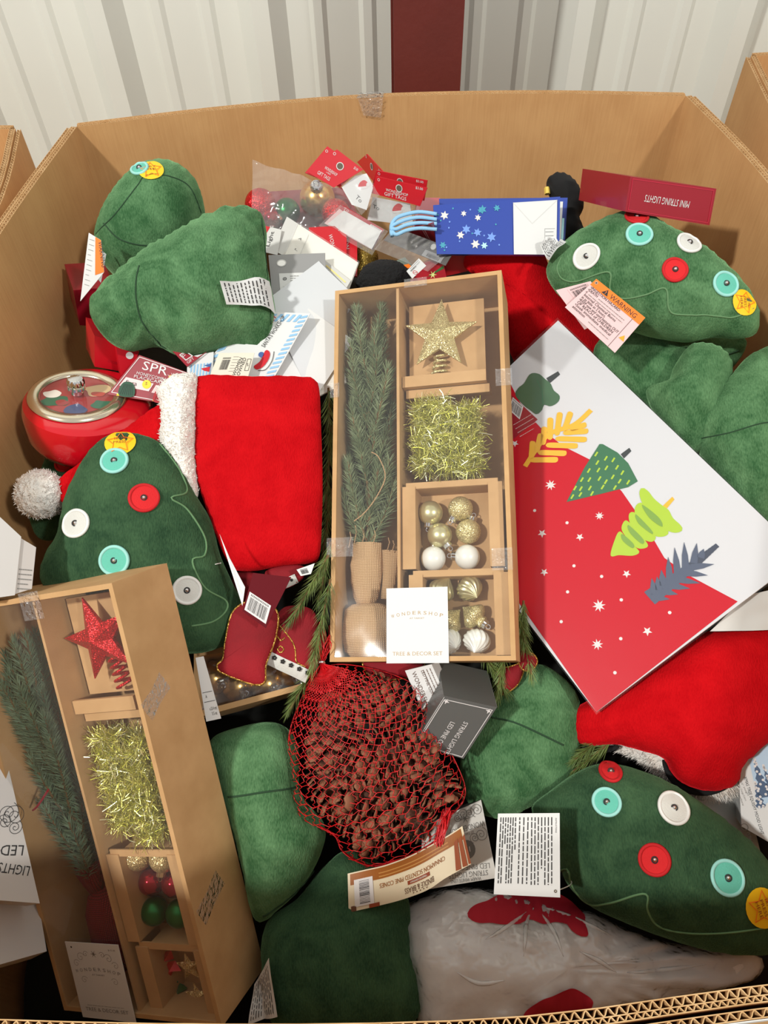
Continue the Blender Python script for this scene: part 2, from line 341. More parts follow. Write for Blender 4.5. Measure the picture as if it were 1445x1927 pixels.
# ================================================================== bulk boxes
def offs(P, d, side):
    P = np.array(P, float); n = len(P); N = np.zeros_like(P)
    for i in range(n):
        a = P[i] - P[i - 1] if i > 0 else None; b = P[i + 1] - P[i] if i < n - 1 else None
        ns = [np.array([v[1], -v[0]]) / np.linalg.norm(v) for v in (a, b) if v is not None]
        q = sum(ns); q = q / np.linalg.norm(q); N[i] = q / max(q.dot(ns[0]), .5)
    return P + N * d * side
def strip(mb, P, d0, d1, z0, z1, side, mt, mtop=None):
    A = offs(P, d0, side); B = offs(P, d1, side); n = len(A)
    V = [(*p, z0) for p in A] + [(*p, z1) for p in A] + [(*p, z0) for p in B] + [(*p, z1) for p in B]
    mb.add(V, [[i, i + 1, n + i + 1, n + i] for i in range(n - 1)] + [[2 * n + i, 3 * n + i, 3 * n + i + 1, 2 * n + i + 1] for i in range(n - 1)] + [[0, n, 3 * n, 2 * n], [n - 1, 3 * n - 1, 4 * n - 1, 2 * n - 1]], mt)
    mb.add(V, [[n + i, n + i + 1, 3 * n + i + 1, 3 * n + i] for i in range(n - 1)] + [[i, 2 * n + i, 2 * n + i + 1, i + 1] for i in range(n - 1)], mtop or mt)
def flute(mb, P, d0, d1, z0, z1, side, pitch=.0068, th=.00032):
    Q = smooth(P, max(int(np.linalg.norm(np.diff(np.array(P), axis=0), axis=1).sum() / (pitch / 8)), 8), closed=False)
    L = np.r_[0, np.cumsum(np.linalg.norm(np.diff(Q, axis=0), axis=1))]
    t = np.gradient(Q, axis=0); t /= np.linalg.norm(t, axis=1)[:, None]; N = np.stack([t[:, 1], -t[:, 0]], 1) * side
    C = Q + N * ((d0 + d1) / 2 + (d1 - d0) / 2 * .92 * np.sin(L / pitch * 2 * math.pi))[:, None]
    strip(mb, C, -th, th, z0, z1, 1, EDGE)
RIM = .92
def bulk_box(label, walls, detail, extra=True, H=RIM):
    c = np.mean([p for w_ in walls for p in w_], axis=0)
    t = thing('bulk_box', label, 'cardboard box', Fr((0, 0, 0), (1, 0, 0), (0, 1, 0)))
    for wi, P in enumerate(walls):
        P = smooth(P, 24, closed=False); mid = P[12]; tg = P[13] - P[11]; side = 1 if np.dot([tg[1], -tg[0]], mid - c) > 0 else -1
        fl = detail[wi]; top = H - (.022 if fl else 0)
        mb = MB(); strip(mb, P, 0, .0088, .01, top, side, CARD, EDGE)
        for d in ((0, .0006), (.0049, .0055), (.0082, .0088)) if fl else (): strip(mb, P, *d, top, H, side, CARD, EDGE)
        ip = mb.build('inner_panel', t)
        if fl:
            mb = MB(); flute(mb, P, .0006, .0049, top, H - .0004, side); flute(mb, P, .0055, .0082, top, H - .0004, side, .0052); mb.build('flutes', ip, kind='stuff')
        if extra:
            h2 = H - .002; top = h2 - (.022 if fl else 0)
            mb = MB(); strip(mb, P, .0112, .0162, .01, top, side, CARD, EDGE)
            for d in ((.0112, .0118), (.0156, .0162)) if fl else (): strip(mb, P, *d, top, h2, side, CARD, EDGE)
            op = mb.build('outer_panel', t)
            if fl: mb = MB(); flute(mb, P, .0118, .0156, top, h2 - .0004, side, .0075); mb.build('flutes', op, kind='stuff')
    allp = [p for w_ in walls for p in w_]; x_ = [p[0] for p in allp]; y_ = [p[1] for p in allp]
    mb = MB(); mb.box((min(x_) + .06, min(y_) + .04, .0), (max(x_) - .06, max(y_) - .08, .012), CARD); mb.build('base', t)
    return t
BL, BR, FR_, FL_ = (-.449, 1.201), (.49, 1.237), (.522, .08), (-.508, .078)
LEFTW = [FL_, (-.508, .45), (-.484, .898), BL]; BACKW = [BL, (-.23, 1.243), (-.006, 1.268), (.25, 1.263), BR]
RIGHTW = [BR, (.529, .972), (.545, .5), FR_]; FRONTW = [FR_, (.222, .059), (.037, .046), (-.24, .054), FL_]
bb = bulk_box('large open cardboard bulk box filled with christmas merchandise', [LEFTW, BACKW, RIGHTW, FRONTW], [1, 1, 1, 1])
# clear tape patch folded over the middle of the back rim
f_ = Fr((.0, 1.2655, .9205), (1, 0, 0), (0, 1, 0)); mb = MB(); mb.flat([(-.022, -.003), (.02, -.003), (.022, .018), (-.018, .018)], .0008, TAPE); mb.build('clear_tape', bb, f_)
mb = MB(); mb.flat([(-.02, 0), (.02, 0), (.016, -.03), (-.012, -.026)], .001, TAPE); mb.build('clear_tape', bb, Fr((0, 1.2645, .92), (1, 0, 0), (0, 0, 1)))
# sticker strip on the outside of the front panel: pink band and white bar code label
Pf = smooth(FRONTW, 60, closed=False)
def outside(mb, u0, u1, z0, z1, mt, d=.0165):
    seg = [p for p in Pf if u0 <= p[0] <= u1]; strip(mb, seg, d, d + .0006, z0, z1, -1, mt)
MAG = mat('magenta_ink', (226, 52, 170), .5)
mb = MB(); outside(mb, .04, .5, .90, .914, WHITE); outside(mb, .04, .145, .901, .9135, MAG, .0171)
for i in range(22):
    x = .15 + i * .0021; y = np.interp(x, Pf[::-1, 0], Pf[::-1, 1]) - .0176; mb.add([(x, y, .9015), (x + .0008, y, .9015), (x + .0008, y, .913), (x, y, .913)], [[0, 1, 2, 3]], INK)
mb.build('shipping_label', bb, label='pink and white bar code label on the front panel')
bulk_box('neighbouring cardboard bulk box whose open corner stands left of the filled box',
         [[(-1.45, .07), (-.55, .05)], [(-.55, .05), (-.545, .5), (-.5195, .94), (-.552, 1.2)], [(-.552, 1.2), (-1.0, 1.23), (-1.5, 1.21)], [(-1.5, 1.21), (-1.45, .07)]], [0, 1, 1, 0])
bulk_box('neighbouring cardboard bulk box set back nearer the wall beside the string light carton',
         [[(.66, .2), (1.6, .2)], [(.645, 1.375), (.622, 1.18), (.595, .9), (.61, .5), (.66, .2)], [(.645, 1.375), (1.1, 1.4), (1.6, 1.39)], [(1.6, 1.39), (1.6, .2)]], [0, 1, 1, 0])

# filler heap under the top layer, shade of the gaps painted into its colour
GAPSHADE = mat('gap_shade_filler', (34, 36, 32), .9, vary=(6, .4, .6), col2=(18, 20, 18), bump=(60, .4))
mb = MB(); nx, ny = 50, 60; V = []
def wallx(y): return (float(np.interp(y, [.078, .45, .898, 1.201], [-.508, -.508, -.484, -.449])) + .012, float(np.interp(y, [.08, .5, .972, 1.237], [.522, .545, .529, .49])) - .012)
for j in range(ny):
    y = .085 + (1.205 - .085) * j / (ny - 1); a, b = wallx(y)
    for i in range(nx):
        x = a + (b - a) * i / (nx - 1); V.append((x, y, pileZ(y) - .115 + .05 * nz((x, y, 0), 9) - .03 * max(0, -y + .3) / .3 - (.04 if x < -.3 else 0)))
n = nx * ny; Fc = [[j * nx + i, j * nx + i + 1, (j + 1) * nx + i + 1, (j + 1) * nx + i] for j in range(ny - 1) for i in range(nx - 1)]
# closed body reaching down to the box base
B = [(p[0], p[1], .014) for p in V]
rim = [i for i in range(nx)] + [j * nx + nx - 1 for j in range(1, ny)] + [(ny - 1) * nx + i for i in range(nx - 2, -1, -1)] + [j * nx for j in range(ny - 2, 0, -1)]
Fc += [[rim[k], rim[(k + 1) % len(rim)], n + rim[(k + 1) % len(rim)], n + rim[k]] for k in range(len(rim))]
mb.add(V + B, Fc, GAPSHADE)
o = mb.build('shade_filler_heap', smooth=True, kind='stuff'); tag(o, 'filler heap of merchandise under the top items, gap shade painted dark into its colour', 'merchandise')

# ================================================================== plush pillows
class Pillow:
    def __init__(s, fr, outline, T, Tb=None, p=.5, wrinkle=.004, seed=0, n=110, K=18, centre=None, wf=14):
        s.fr = fr; s.T = T; s.Tb = Tb if Tb is not None else T; s.P = smooth(outline, n); s.seed = seed; s.wr = wrinkle; s.wf = wf; s.K = K
        s.c = np.array(centre) if centre is not None else s.P.mean(0)
        lo = s.P.min(0) - .004; hi = s.P.max(0) + .004; G = 80; s.lo = lo; s.hi = hi; s.G = G
        xs = np.linspace(lo[0], hi[0], G); ys = np.linspace(lo[1], hi[1], G); X, Y = np.meshgrid(xs, ys, indexing='ij'); M = inside(s.P, X, Y)
        hx = (xs[1] - xs[0]); hy = (ys[1] - ys[0]); u = np.zeros((G, G)); a = 1 / hx ** 2; b = 1 / hy ** 2; d = 2 * (a + b)
        R = (np.add.outer(np.arange(G), np.arange(G)) % 2 == 0); om = 1.9
        for _ in range(260):
            for cmask in (R & M, ~R & M):
                w_ = np.zeros_like(u); w_[1:-1, 1:-1] = (a * (u[2:, 1:-1] + u[:-2, 1:-1]) + b * (u[1:-1, 2:] + u[1:-1, :-2]) + 1) / d
                u[cmask] += om * (w_[cmask] - u[cmask])
        s.U = (np.clip(u, 0, None) / u.max()) ** p
    def u(s, x, y):
        fx = (x - s.lo[0]) / (s.hi[0] - s.lo[0]) * (s.G - 1); fy = (y - s.lo[1]) / (s.hi[1] - s.lo[1]) * (s.G - 1)
        if not (0 <= fx < s.G - 1 and 0 <= fy < s.G - 1): return 0.0
        i, j = int(fx), int(fy); a, b = fx - i, fy - j; U = s.U
        return float(U[i, j] * (1 - a) * (1 - b) + U[i + 1, j] * a * (1 - b) + U[i, j + 1] * (1 - a) * b + U[i + 1, j + 1] * a * b)
    def h(s, x, y):
        u = s.u(x, y); k = min(u * 3, 1)
        an = math.atan2(y - s.c[1], x - s.c[0])
        return s.T * u + k * s.wr * (nz((x, y, 0), s.wf, s.seed) + .5 * nz((x, y, 1), s.wf * 2.6, s.seed)) + s.wr * .35 * math.exp(-((u - .35) / .2) ** 2) * math.sin(an * 37 + 3 * nz((x, y, 2), 20, s.seed))
    def px(s, u, v):
        z = s.T * .7
        for _ in range(8): q = s.fr.px(u, v, z); z = .5 * z + .5 * s.h(*q)
        return q
    def mesh(s, mt, name='body', parent=None, smooth=True):
        mb = MB(); n = len(s.P); V = []; K = s.K
        ss = [1 - (k / K) ** 1.55 for k in range(K)]
        for k, q in enumerate(ss):
            for p in s.P:
                xy = s.c + (p - s.c) * q; V.append((*xy, 0 if k == 0 else s.h(*xy)))
        V.append((*s.c, s.h(*s.c))); top = len(V) - 1
        Fc = [[k * n + i, k * n + (i + 1) % n, (k + 1) * n + (i + 1) % n, (k + 1) * n + i] for k in range(K - 1) for i in range(n)] + [[(K - 1) * n + i, (K - 1) * n + (i + 1) % n, top] for i in range(n)]
        b = len(V); Kb = 9; sb = [1 - (k / Kb) ** 1.55 for k in range(1, Kb)]
        for q in sb:
            for p in s.P: xy = s.c + (p - s.c) * q; V.append((*xy, -s.Tb * s.u(*xy)))
        V.append((*s.c, -s.Tb * s.u(*s.c))); bot = len(V) - 1
        for k in range(len(sb)):
            for i in range(n):
                j = (i + 1) % n; A = (i, j) if k == 0 else (b + (k - 1) * n + i, b + (k - 1) * n + j); Fc.append([A[1], A[0], b + k * n + i, b + k * n + j])
        l = b + (len(sb) - 1) * n; Fc += [[l + (i + 1) % n, l + i, bot] for i in range(n)]
        mb.add(V, Fc, mt); return mb.build(name, parent, smooth=smooth)
    def on(s, pts, dz=.001): return [(x, y, s.h(x, y) + dz) for x, y in pts]
    def patch(s, u, v, rpx, felt, thr, parent, name='felt_dot'):
        c = s.px(u, v); e = s.px(u + 6, v); r = rpx / 6 * np.linalg.norm(e - c); r = min(r, .026); mb = MB(); V = []; k = 28
        for q in (0, .5, .86):
            for i in range(k if q else 1): a = 2 * math.pi * i / k; x, y = c + np.array([math.cos(a), math.sin(a)]) * r * q; V.append((x, y, s.h(x, y) + .0022))
        Fc = [[0, 1 + i, 1 + (i + 1) % k] for i in range(k)] + [[1 + i, 1 + k + i, 1 + k + (i + 1) % k, 1 + (i + 1) % k] for i in range(k)]
        mb.add(V, Fc, felt); d = mb.build(name, parent, smooth=True)
        mb = MB(); ring = s.on([c + np.array([math.cos(2 * math.pi * i / 40), math.sin(2 * math.pi * i / 40)]) * r * .93 for i in range(40)], .0016); mb.tube(ring, .0021, thr, 6, True)
        mb.build('stitched_rim', d, smooth=True)
        mb = MB(); z = s.h(*c) + .0025; mb.ball((c[0], c[1], z), .0026, CHROME, 10); mb.tube([(c[0] + .0032 * math.cos(a), c[1] + .0032 * math.sin(a), z) for a in np.linspace(0, 6.283, 12, endpoint=False)], .0007, INK, 5, True); mb.build('led', d, smooth=True)
        return d
    def stitch(s, px, parent, mt, name='stitched_seam', r=.0012, n=60):
        P = smooth([s.px(u, v) for u, v in px], n, closed=False); mb = MB(); mb.tube(s.on(P, .0003), r, mt, 5); return mb.build(name, parent, smooth=True)
def plush(name, label, cat, outline_px, c, lift, T, mt, face=.35, Tb=None, seed=0, wr=.005, centre=None, group=None, p=.5, wf=14):
    fr = frc(c[0], c[1], lift, face); P = Pillow(fr, fr.poly(outline_px), T, Tb, seed=seed, wrinkle=wr, centre=None if centre is None else fr.px(*centre), p=p, wf=wf)
    t = thing(name, label, cat, fr, group); P.mesh(mt, 'body', t); return t, P
def badge(P, u, v, r, parent, lines, rot=0):
    c = P.px(u, v); z = max(P.h(*c), 0) + .002; mb = MB()
    V = [];
    k = 24; rr = r * .0009
    def W3(x, y, dz): q = (c[0] + x, c[1] + y); return (*q, P.h(*q) + dz)
    mb.add([W3(0, 0, .002)] + [W3(rr * math.cos(6.2832 * i / k), rr * math.sin(6.2832 * i / k), .002) for i in range(k)], [[0, 1 + i, 1 + (i + 1) % k] for i in range(k)], YELLOW)
    pr = MB(); ca, sa = math.cos(rot), math.sin(rot)
    S_ = [(rr * .85 * (1 if i % 2 == 0 else .5) * math.cos(rot + math.pi * i / 5 + 1.57), rr * .85 * (1 if i % 2 == 0 else .5) * math.sin(rot + math.pi * i / 5 + 1.57)) for i in range(11)]
    pr.line(S_, rr * .05, 0, ORANGE)
    for i, tx in enumerate(lines):
        y = rr * (.22 - .3 * i); a = np.array([-rr * .42, y]); b = np.array([rr * .42, y]); R_ = np.array([[ca, -sa], [sa, ca]]); pr.text(tx, R_ @ a, R_ @ b, 0, mat('badge_ink', (150, 60, 20), .6), rr * .2)
    st = mb.build('round_sticker', parent, smooth=True)
    pr.build('print', st, warp=lambda x, y, q: W3(x, y, .0026))
# ------------------------------------------------------------------ generic flat things
def view_axes(p):
    v = nrm(CAM - p); r = RC[:, 0]; r = nrm(r - v * r.dot(v)); return v, r, np.cross(v, r)
def fview(u, v, lift, nx, ny, xpx=(1, 0)):
    p = S(u, v, lift); w_, r, up = view_axes(p); n = nrm(w_ + r * nx + up * ny)
    rr = ray(u + xpx[0] * 40, v + xpx[1] * 40); t = n.dot(p - CAM) / n.dot(rr); ex = CAM + rr * t - p
    return Fr(p, ex, np.cross(n, ex))
class Card:
    def __init__(s, name, label, cat, quad, lifts, th, mt, group=None, warp=None, part='card', fr=None, edge=None, parent=None, nsub=8):
        tl, tr, br, bl = quad
        s.fr = fr or fr3((*bl, lifts[0]), (*br, lifts[1]), (*tl, lifts[2]))
        s.c = [s.fr.px(*p) for p in (bl, br, tr, tl)]; s.warp = warp
        s.t = thing(name, label, cat, s.fr, group)
        mb = MB(); k = nsub if warp else 1; V = []
        for z in (0, -th):
            for j in range(k + 1):
                for i in range(k + 1): V.append((*s.q(i / k, j / k), z))
        N = (k + 1) ** 2; Fc = []
        for j in range(k):
            for i in range(k):
                a = j * (k + 1) + i; Fc += [[a, a + 1, a + k + 2, a + k + 1], [N + a, N + a + k + 1, N + a + k + 2, N + a + 1]]
        mb.add(V, Fc, mt); rim = list(range(k)) + [j * (k + 1) + k for j in range(k)] + [k * (k + 1) + i for i in range(k, 0, -1)] + [j * (k + 1) for j in range(k, 0, -1)]
        mb.add(V, [[N + rim[i], N + rim[(i + 1) % len(rim)], rim[(i + 1) % len(rim)], rim[i]] for i in range(len(rim))], edge or mt)
        s.base = mb.build(part, s.t, warp=warp, smooth='angle' if warp else False); s.pr = MB(); s.z = .0003
    def q(s, a, b):
        c = s.c; return c[0] * (1 - a) * (1 - b) + c[1] * a * (1 - b) + c[2] * a * b + c[3] * (1 - a) * b
    def rect(s, a0, b0, a1, b1, mt):
        s.z += .00015; s.pr.flat([s.q(a0, b0), s.q(a1, b0), s.q(a1, b1), s.q(a0, b1)], s.z, mt)
    def poly(s, P, mt): s.z += .00015; s.pr.flat([s.q(*p) for p in P], s.z, mt)
    def text(s, t, a0, b0, a1, b1, mt, h=None): s.pr.text(t, s.q(a0, b0), s.q(a1, b1), s.z + .0002, mt, h)
    def bars(s, a0, b0, a1, b1, n, mt=INK, wd=.0006, seed=0):
        s.pr.bars(s.q(a0, b1), s.q(a1, b1), s.q(a0, b0) - s.q(a0, b1), n, s.z + .0002, mt, wd, seed)
    def barcode(s, a0, b0, a1, b1, bg=WINK, seed=1): s.z += .0002; s.pr.barcode(s.q(a0, b0), s.q(a1, b0), s.q(a0, b1), s.z, bg, seed)
    def hole(s, a, b, r, mt=None): s.z += .0002; s.pr.disc(s.q(a, b), r, s.z, mt or mat('hang_hole', (96, 84, 70), .7)); s.pr.ring(s.q(a, b), r, r * 1.25, s.z + .0001, OFFW)
    def line(s, pts, wd, mt): s.pr.line([s.q(*p) for p in pts], wd, s.z + .0003, mt)
    def done(s):
        if s.pr.v: s.pr.build('print', s.t, warp=s.warp)
        return s.t
def tether(parent, fr, pts, r=.0006, mt=None):
    mb = MB(); mb.tube(pts, r, mt or WTHR, 5); mb.build('tag_loop', parent, smooth=True)

# ================================================================== plush trees
# ball-like plush in the back left corner
t, P = plush('plush_tree', 'rounded green plush tree seen end-on in the back left corner, orange warning tag hanging', 'plush toy',
             [(240, 332), (285, 308), (330, 312), (368, 342), (386, 400), (380, 460), (350, 510), (290, 535), (230, 528), (192, 492), (178, 450), (196, 392)], (282, 420), .09, .095, GREEN, .75, .06, 3, .006)
P.stitch([(180, 440), (215, 405), (258, 350), (272, 332), (310, 330), (355, 350), (378, 400)], t, mat('dark_seam', (36, 66, 42), .95), r=.0009)
P.stitch([(195, 420), (225, 450), (275, 462), (330, 455), (378, 415)], t, MATS['dark_seam'], r=.0009)
badge(P, 284, 319, 19, t, ['TRY', 'ME'], .1)
P.patch(262, 316, 16, TEAL, TEALE, t)
def warn_tag(parent, quad, fr, stripe, full, name='warning_tag', th=.0006):
    """hang tag as a part of its plush"""
    ci = Card(name, 'x', 'x', quad, (0, 0, 0), th, PINK if full else WHITE, fr=fr)
    for k in ('label', 'category'): del ci.t[k]
    ci.t.name = name
    mw = ci.t.matrix_world.copy(); root = ci.t; ci.base.name = name; ci.base.parent = parent
    ci.base.matrix_local = parent.matrix_world.inverted() @ fr.M()
    bpy.data.objects.remove(root); ci.t = ci.base
    return ci
tg = warn_tag(t, [(167, 438), (190, 452), (196, 512), (151, 567)], fview(170, 505, .11, -.45, 0, (.35, .2)), 0, False)
tg.poly([(.62, .18), (1, .0), (1, 1), (.55, 1)], ORANGE)
tg.text('WARNING', .76, .92, .93, .2, INK, .0065); tg.bars(.12, .22, .5, .92, 10, GINK, .0006, 4); tg.done()
tg = warn_tag(t, [(189, 470), (200, 478), (190, 532), (178, 518)], fview(188, 500, .095, .5, 0, (.4, .3)), 0, False); tg.done()

# reversed plush tree, care label on its flank
t, P = plush('plush_tree', 'green plush tree lying face down with a white care label on its flank', 'plush toy',
             [(380, 420), (430, 400), (465, 395), (492, 406), (502, 440), (500, 480), (508, 530), (518, 585), (511, 632), (490, 657), (440, 652), (372, 669), (330, 667), (290, 648), (245, 660), (205, 643), (172, 597), (182, 558), (230, 510), (300, 468), (345, 440)],
             (350, 550), .085, .07, GREEN, .45, .05, 11, .011)
P.stitch([(262, 500), (256, 560), (270, 610), (310, 655)], t, MATS['dark_seam'], r=.0009)
P.stitch([(492, 410), (499, 470), (507, 560), (510, 610)], t, MATS['dark_seam'], r=.001)
c0 = P.px(470, 560); zc = P.h(*c0)
def care_label(parent, P, quad, lift, seed, name='care_label', amp=.004, extra=None):
    fr = P.fr; q = [P.px(*p) for p in quad]; mb = MB(); k = 10; V = []
    def W2(a, b):
        xy = q[3] * (1 - a) * (1 - b) + q[2] * a * (1 - b) + q[1] * a * b + q[0] * (1 - a) * b
        return (*xy, P.h(*xy) + lift + amp * math.sin(a * 7 + seed) * (.5 + b) + amp * .6 * math.sin(b * 6 + a * 3))
    for j in range(k + 1):
        for i in range(k + 1): V.append(W2(i / k, j / k))
    mb.add(V, [[j * (k + 1) + i, j * (k + 1) + i + 1, (j + 1) * (k + 1) + i + 1, (j + 1) * (k + 1) + i] for j in range(k) for i in range(k)], WHITE)
    lb = mb.build(name, parent, smooth=True); mb = MB(); r = random.Random(seed)
    for i in range(11):
        a = .07 + .08 * i; b = .08
        while b < .9:
            l = r.uniform(.06, .2); b2 = min(b + l, .92); mb.add([np.array(W2(a + s_, bb_)) + [0, 0, .0008] for s_, bb_ in ((0, b), (.022, b), (.022, b2), (0, b2))], [[0, 1, 2, 3]], INK); b = b2 + .04
    mb.build('print', lb)
care_label(t, P, [(416, 540), (508, 540), (519, 600), (428, 582)], .013, 2, amp=.0035)

# dotted plush tree behind the red-star set
DOTC = [(205, 820), (250, 815), (300, 832), (340, 872), (368, 930), (400, 985), (413, 1040), (432, 1085), (462, 1150), (456, 1190), (420, 1216), (370, 1230), (310, 1225), (240, 1200), (160, 1150), (95, 1115), (76, 1085), (88, 1040), (112, 1000), (120, 945), (148, 885), (172, 845)]
t, P = plush('plush_tree', 'dotted green plush tree standing behind the red-star decor set', 'plush toy', DOTC, (265, 1030), .075, .06, DGREEN, .6, .05, 21, .004)
P.stitch([(300, 835), (335, 880), (352, 925), (322, 937), (352, 958), (385, 1010), (385, 1045), (362, 1055), (385, 1105), (425, 1130), (425, 1150), (400, 1170), (360, 1178)], t, GTHR, n=90)
for u, v, r, k in ((215, 867, 26, 'T'), (271, 937, 29, 'R'), (142, 985, 25, 'W'), (215, 1055, 28, 'T'), (352, 1111, 27, 'W')):
    P.patch(u, v, r, *{'T': (TEAL, TEALE), 'R': (RFELT, RTHR), 'W': (WFELT, WTHR)}[k], t)
badge(P, 226, 832, 20, t, ['TRY ME!', 'PRESS'], .1)
tg = warn_tag(t, [(413, 1005), (432, 1050), (461, 1105), (456, 1140)], fview(440, 1080, .12, -.4, .1, (.6, .8)), 0, False, 'booklet_tag'); tg.bars(.3, .2, .9, .8, 8, GINK); tg.done()
mb = MB(); q = [P.px(*p) for p in ((405, 1062), (416, 1060))]; mb.tube([(*q[0], P.h(*q[0]) + .001), (*q[1], P.h(*q[1]) + .006)], .0006, WTHR, 5); mb.build('tag_loop', t)

# back right dotted plush tree
t, P = plush('plush_tree', 'dotted green plush tree below the red string light carton, pink warning tags on it', 'plush toy',
             [(1028, 505), (1060, 460), (1110, 430), (1170, 408), (1212, 405), (1262, 440), (1332, 482), (1400, 545), (1426, 592), (1424, 626), (1395, 637), (1350, 632), (1300, 641), (1245, 634), (1195, 622), (1140, 598), (1090, 575), (1045, 548)],
             (1230, 530), .085, .065, GREEN, .45, .05, 31, .005)
P.stitch([(1056, 484), (1048, 505), (1058, 525), (1085, 530), (1145, 512), (1148, 545), (1170, 562), (1215, 555), (1252, 543), (1258, 580), (1275, 592), (1330, 593), (1385, 596), (1418, 580)], t, GTHR, n=110)
for u, v, r, k in ((1103, 483, 24, 'W'), (1203, 441, 25, 'T'), (1198, 408, 22, 'R'), (1270, 508, 24, 'R'), (1366, 534, 23, 'T'), (1297, 457, 20, 'W')):
    P.patch(u, v, r, *{'T': (TEAL, TEALE), 'R': (RFELT, RTHR), 'W': (WFELT, WTHR)}[k], t)
badge(P, 1401, 569, 18, t, ['TRY ME!', 'PRESS', 'HERE'], -1.4)
care_label(t, P, [(1015, 470), (1042, 455), (1064, 468), (1032, 502)], .02, 5, amp=.003)
tg = warn_tag(t, [(1046, 546), (1111, 529), (1160, 590), (1100, 620)], fr3((1100, 620, .125), (1160, 590, .125), (1046, 546, .135)), 0, True)
tg.barcode(.28, .55, .85, .95, PINK, 3); tg.bars(.3, .05, .95, .45, 5, GINK, .0005); tg.done()
tg = warn_tag(t, [(1122, 525), (1214, 598), (1157, 664), (1063, 578)], fr3((1063, 578, .135), (1157, 664, .125), (1122, 525, .15)), 0, True)
tg.rect(0, .8, 1, 1, ORANGE); tg.text('WARNING', .36, .84, .88, .84, INK); tg.poly([(.21, .83), (.33, .83), (.27, .97)], INK)
tg.text('!', .262, .85, .278, .85, ORANGE, .004)
for i, (s_, a0, a1) in enumerate((('•INGESTION HAZARD:', .04, .74), ('•DEATH', .04, .26), ('•A', .04, .08), ('Internal Chemical Burns', .06, .8), ('in as little as 2 hours.', .06, .62), ('•KEEP new and used batteries OUT', .06, .97), ('OF REACH of CHILDREN', .07, .9), ('•Seek immediate medical', .07, .9), ('attention', .07, .36))):
    b = .735 - i * .078; tg.text(s_, a0, b, a1 * .86, b, INK, .0036)
tg.bars(.26, .645, .78, .67, 1, GINK, .0007, 3); tg.bars(.1, .57, .78, .6, 1, GINK, .0007, 5); tg.bars(.4, .1, .8, .12, 1, GINK, .0007, 5); tg.line([(.86, 0), (.86, .8)], .0004, INK)
tg.poly([(.89, .3), (.99, .3), (.94, .42)], mat('amber_ink', (214, 160, 30), .6)); tg.hole(.05, .92, .0014); tg.done()

# green plush lying under it and at the right wall
t, P = plush('plush_tree', 'folded green plush lying in the gap under the tagged dotted tree', 'plush toy',
             [(1120, 650), (1180, 625), (1270, 640), (1380, 628), (1400, 662), (1340, 740), (1300, 830), (1200, 800), (1130, 720)], (1270, 700), -.005, .05, GREEN, .3, .04, 41, .009, wf=20)
P.stitch([(1290, 655), (1340, 668), (1390, 660)], t, MATS['dark_seam'])
t, P = plush('plush_tree', 'green plush lobe wedged between the patterned gift box pack and other plush', 'plush toy',
             [(1215, 740), (1255, 720), (1268, 690), (1300, 650), (1345, 655), (1375, 690), (1360, 760), (1320, 850), (1270, 830)], (1300, 750), .045, .045, GREEN, .3, .03, 43, .006, wf=18)
t, P = plush('plush_tree', 'large green plush pressed against the right wall of the bulk box', 'plush toy',
             [(1305, 800), (1340, 745), (1380, 700), (1412, 668), (1460, 655), (1490, 690), (1500, 800), (1496, 950), (1462, 1025), (1400, 985), (1340, 900)], (1410, 840), .05, .06, GREEN, .25, .045, 47, .006)
P.stitch([(1312, 830), (1370, 815), (1445, 795), (1500, 800)], t, MATS['dark_seam'], r=.0009)

# front right dotted plush tree
t, P = plush('plush_tree', 'dotted dark green plush tree with an instruction leaflet and star sticker, beside the clear bag', 'plush toy',
             [(1000, 1520), (1035, 1488), (1085, 1453), (1135, 1436), (1200, 1448), (1275, 1482), (1345, 1530), (1405, 1578), (1450, 1630), (1485, 1690), (1490, 1760), (1450, 1792), (1395, 1795), (1330, 1788), (1260, 1768), (1185, 1740), (1110, 1705), (1065, 1660), (1045, 1600), (1020, 1560)],
             (1240, 1620), .06, .07, DGREEN, .4, .05, 51, .005)
P.stitch([(1053, 1640), (1068, 1637), (1078, 1670), (1105, 1700), (1145, 1700), (1213, 1682), (1218, 1712), (1235, 1740), (1270, 1753), (1340, 1757), (1445, 1745)], t, GTHR, n=100)
for u, v, r, k in ((1149, 1451, 19, 'R'), (1141, 1509, 27, 'T'), (1268, 1520, 28, 'W'), (1231, 1618, 30, 'R'), (1369, 1652, 31, 'T')):
    P.patch(u, v, r, *{'T': (TEAL, TEALE), 'R': (RFELT, RTHR), 'W': (WFELT, WTHR)}[k], t)
badge(P, 1436, 1709, 22, t, ['TRY ME!', 'PRESS', 'HERE'], -1.3)
tg = warn_tag(t, [(1053, 1530), (1054, 1689), (929, 1683), (937, 1531)], fr3((929, 1683, .13), (1054, 1689, .145), (1053, 1530, .14)) if 0 else fr3((937, 1531, .135), (929, 1683, .135), (1053, 1530, .145)), 0, False, 'instruction_leaflet')
tg.text('INSTRUCTIONS', .06, .93, .24, .93, INK)
for k, (b0, b1, n_) in enumerate(((.56, .88, 7), (.30, .50, 4), (.06, .26, 6))): tg.bars(.05, b0, .86, b1, n_, INK, .0011, k)
tg.hole(.93, .93, .0016); tg.done()
mb = MB(); a = tg.fr.W(*tg.q(.93, .93), .001); q = P.px(1068, 1640); b = P.fr.W(*q, P.h(*q)); q = P.px(1075, 1662); c_ = P.fr.W(*q, P.h(*q) + .004)
iv = np.array(t.matrix_world.inverted()); mb.tube([(iv @ np.r_[x, 1])[:3] for x in smooth([a, c_, b], 12, closed=False)], .0006, WTHR, 5); mb.build('tag_loop', t, smooth=True)

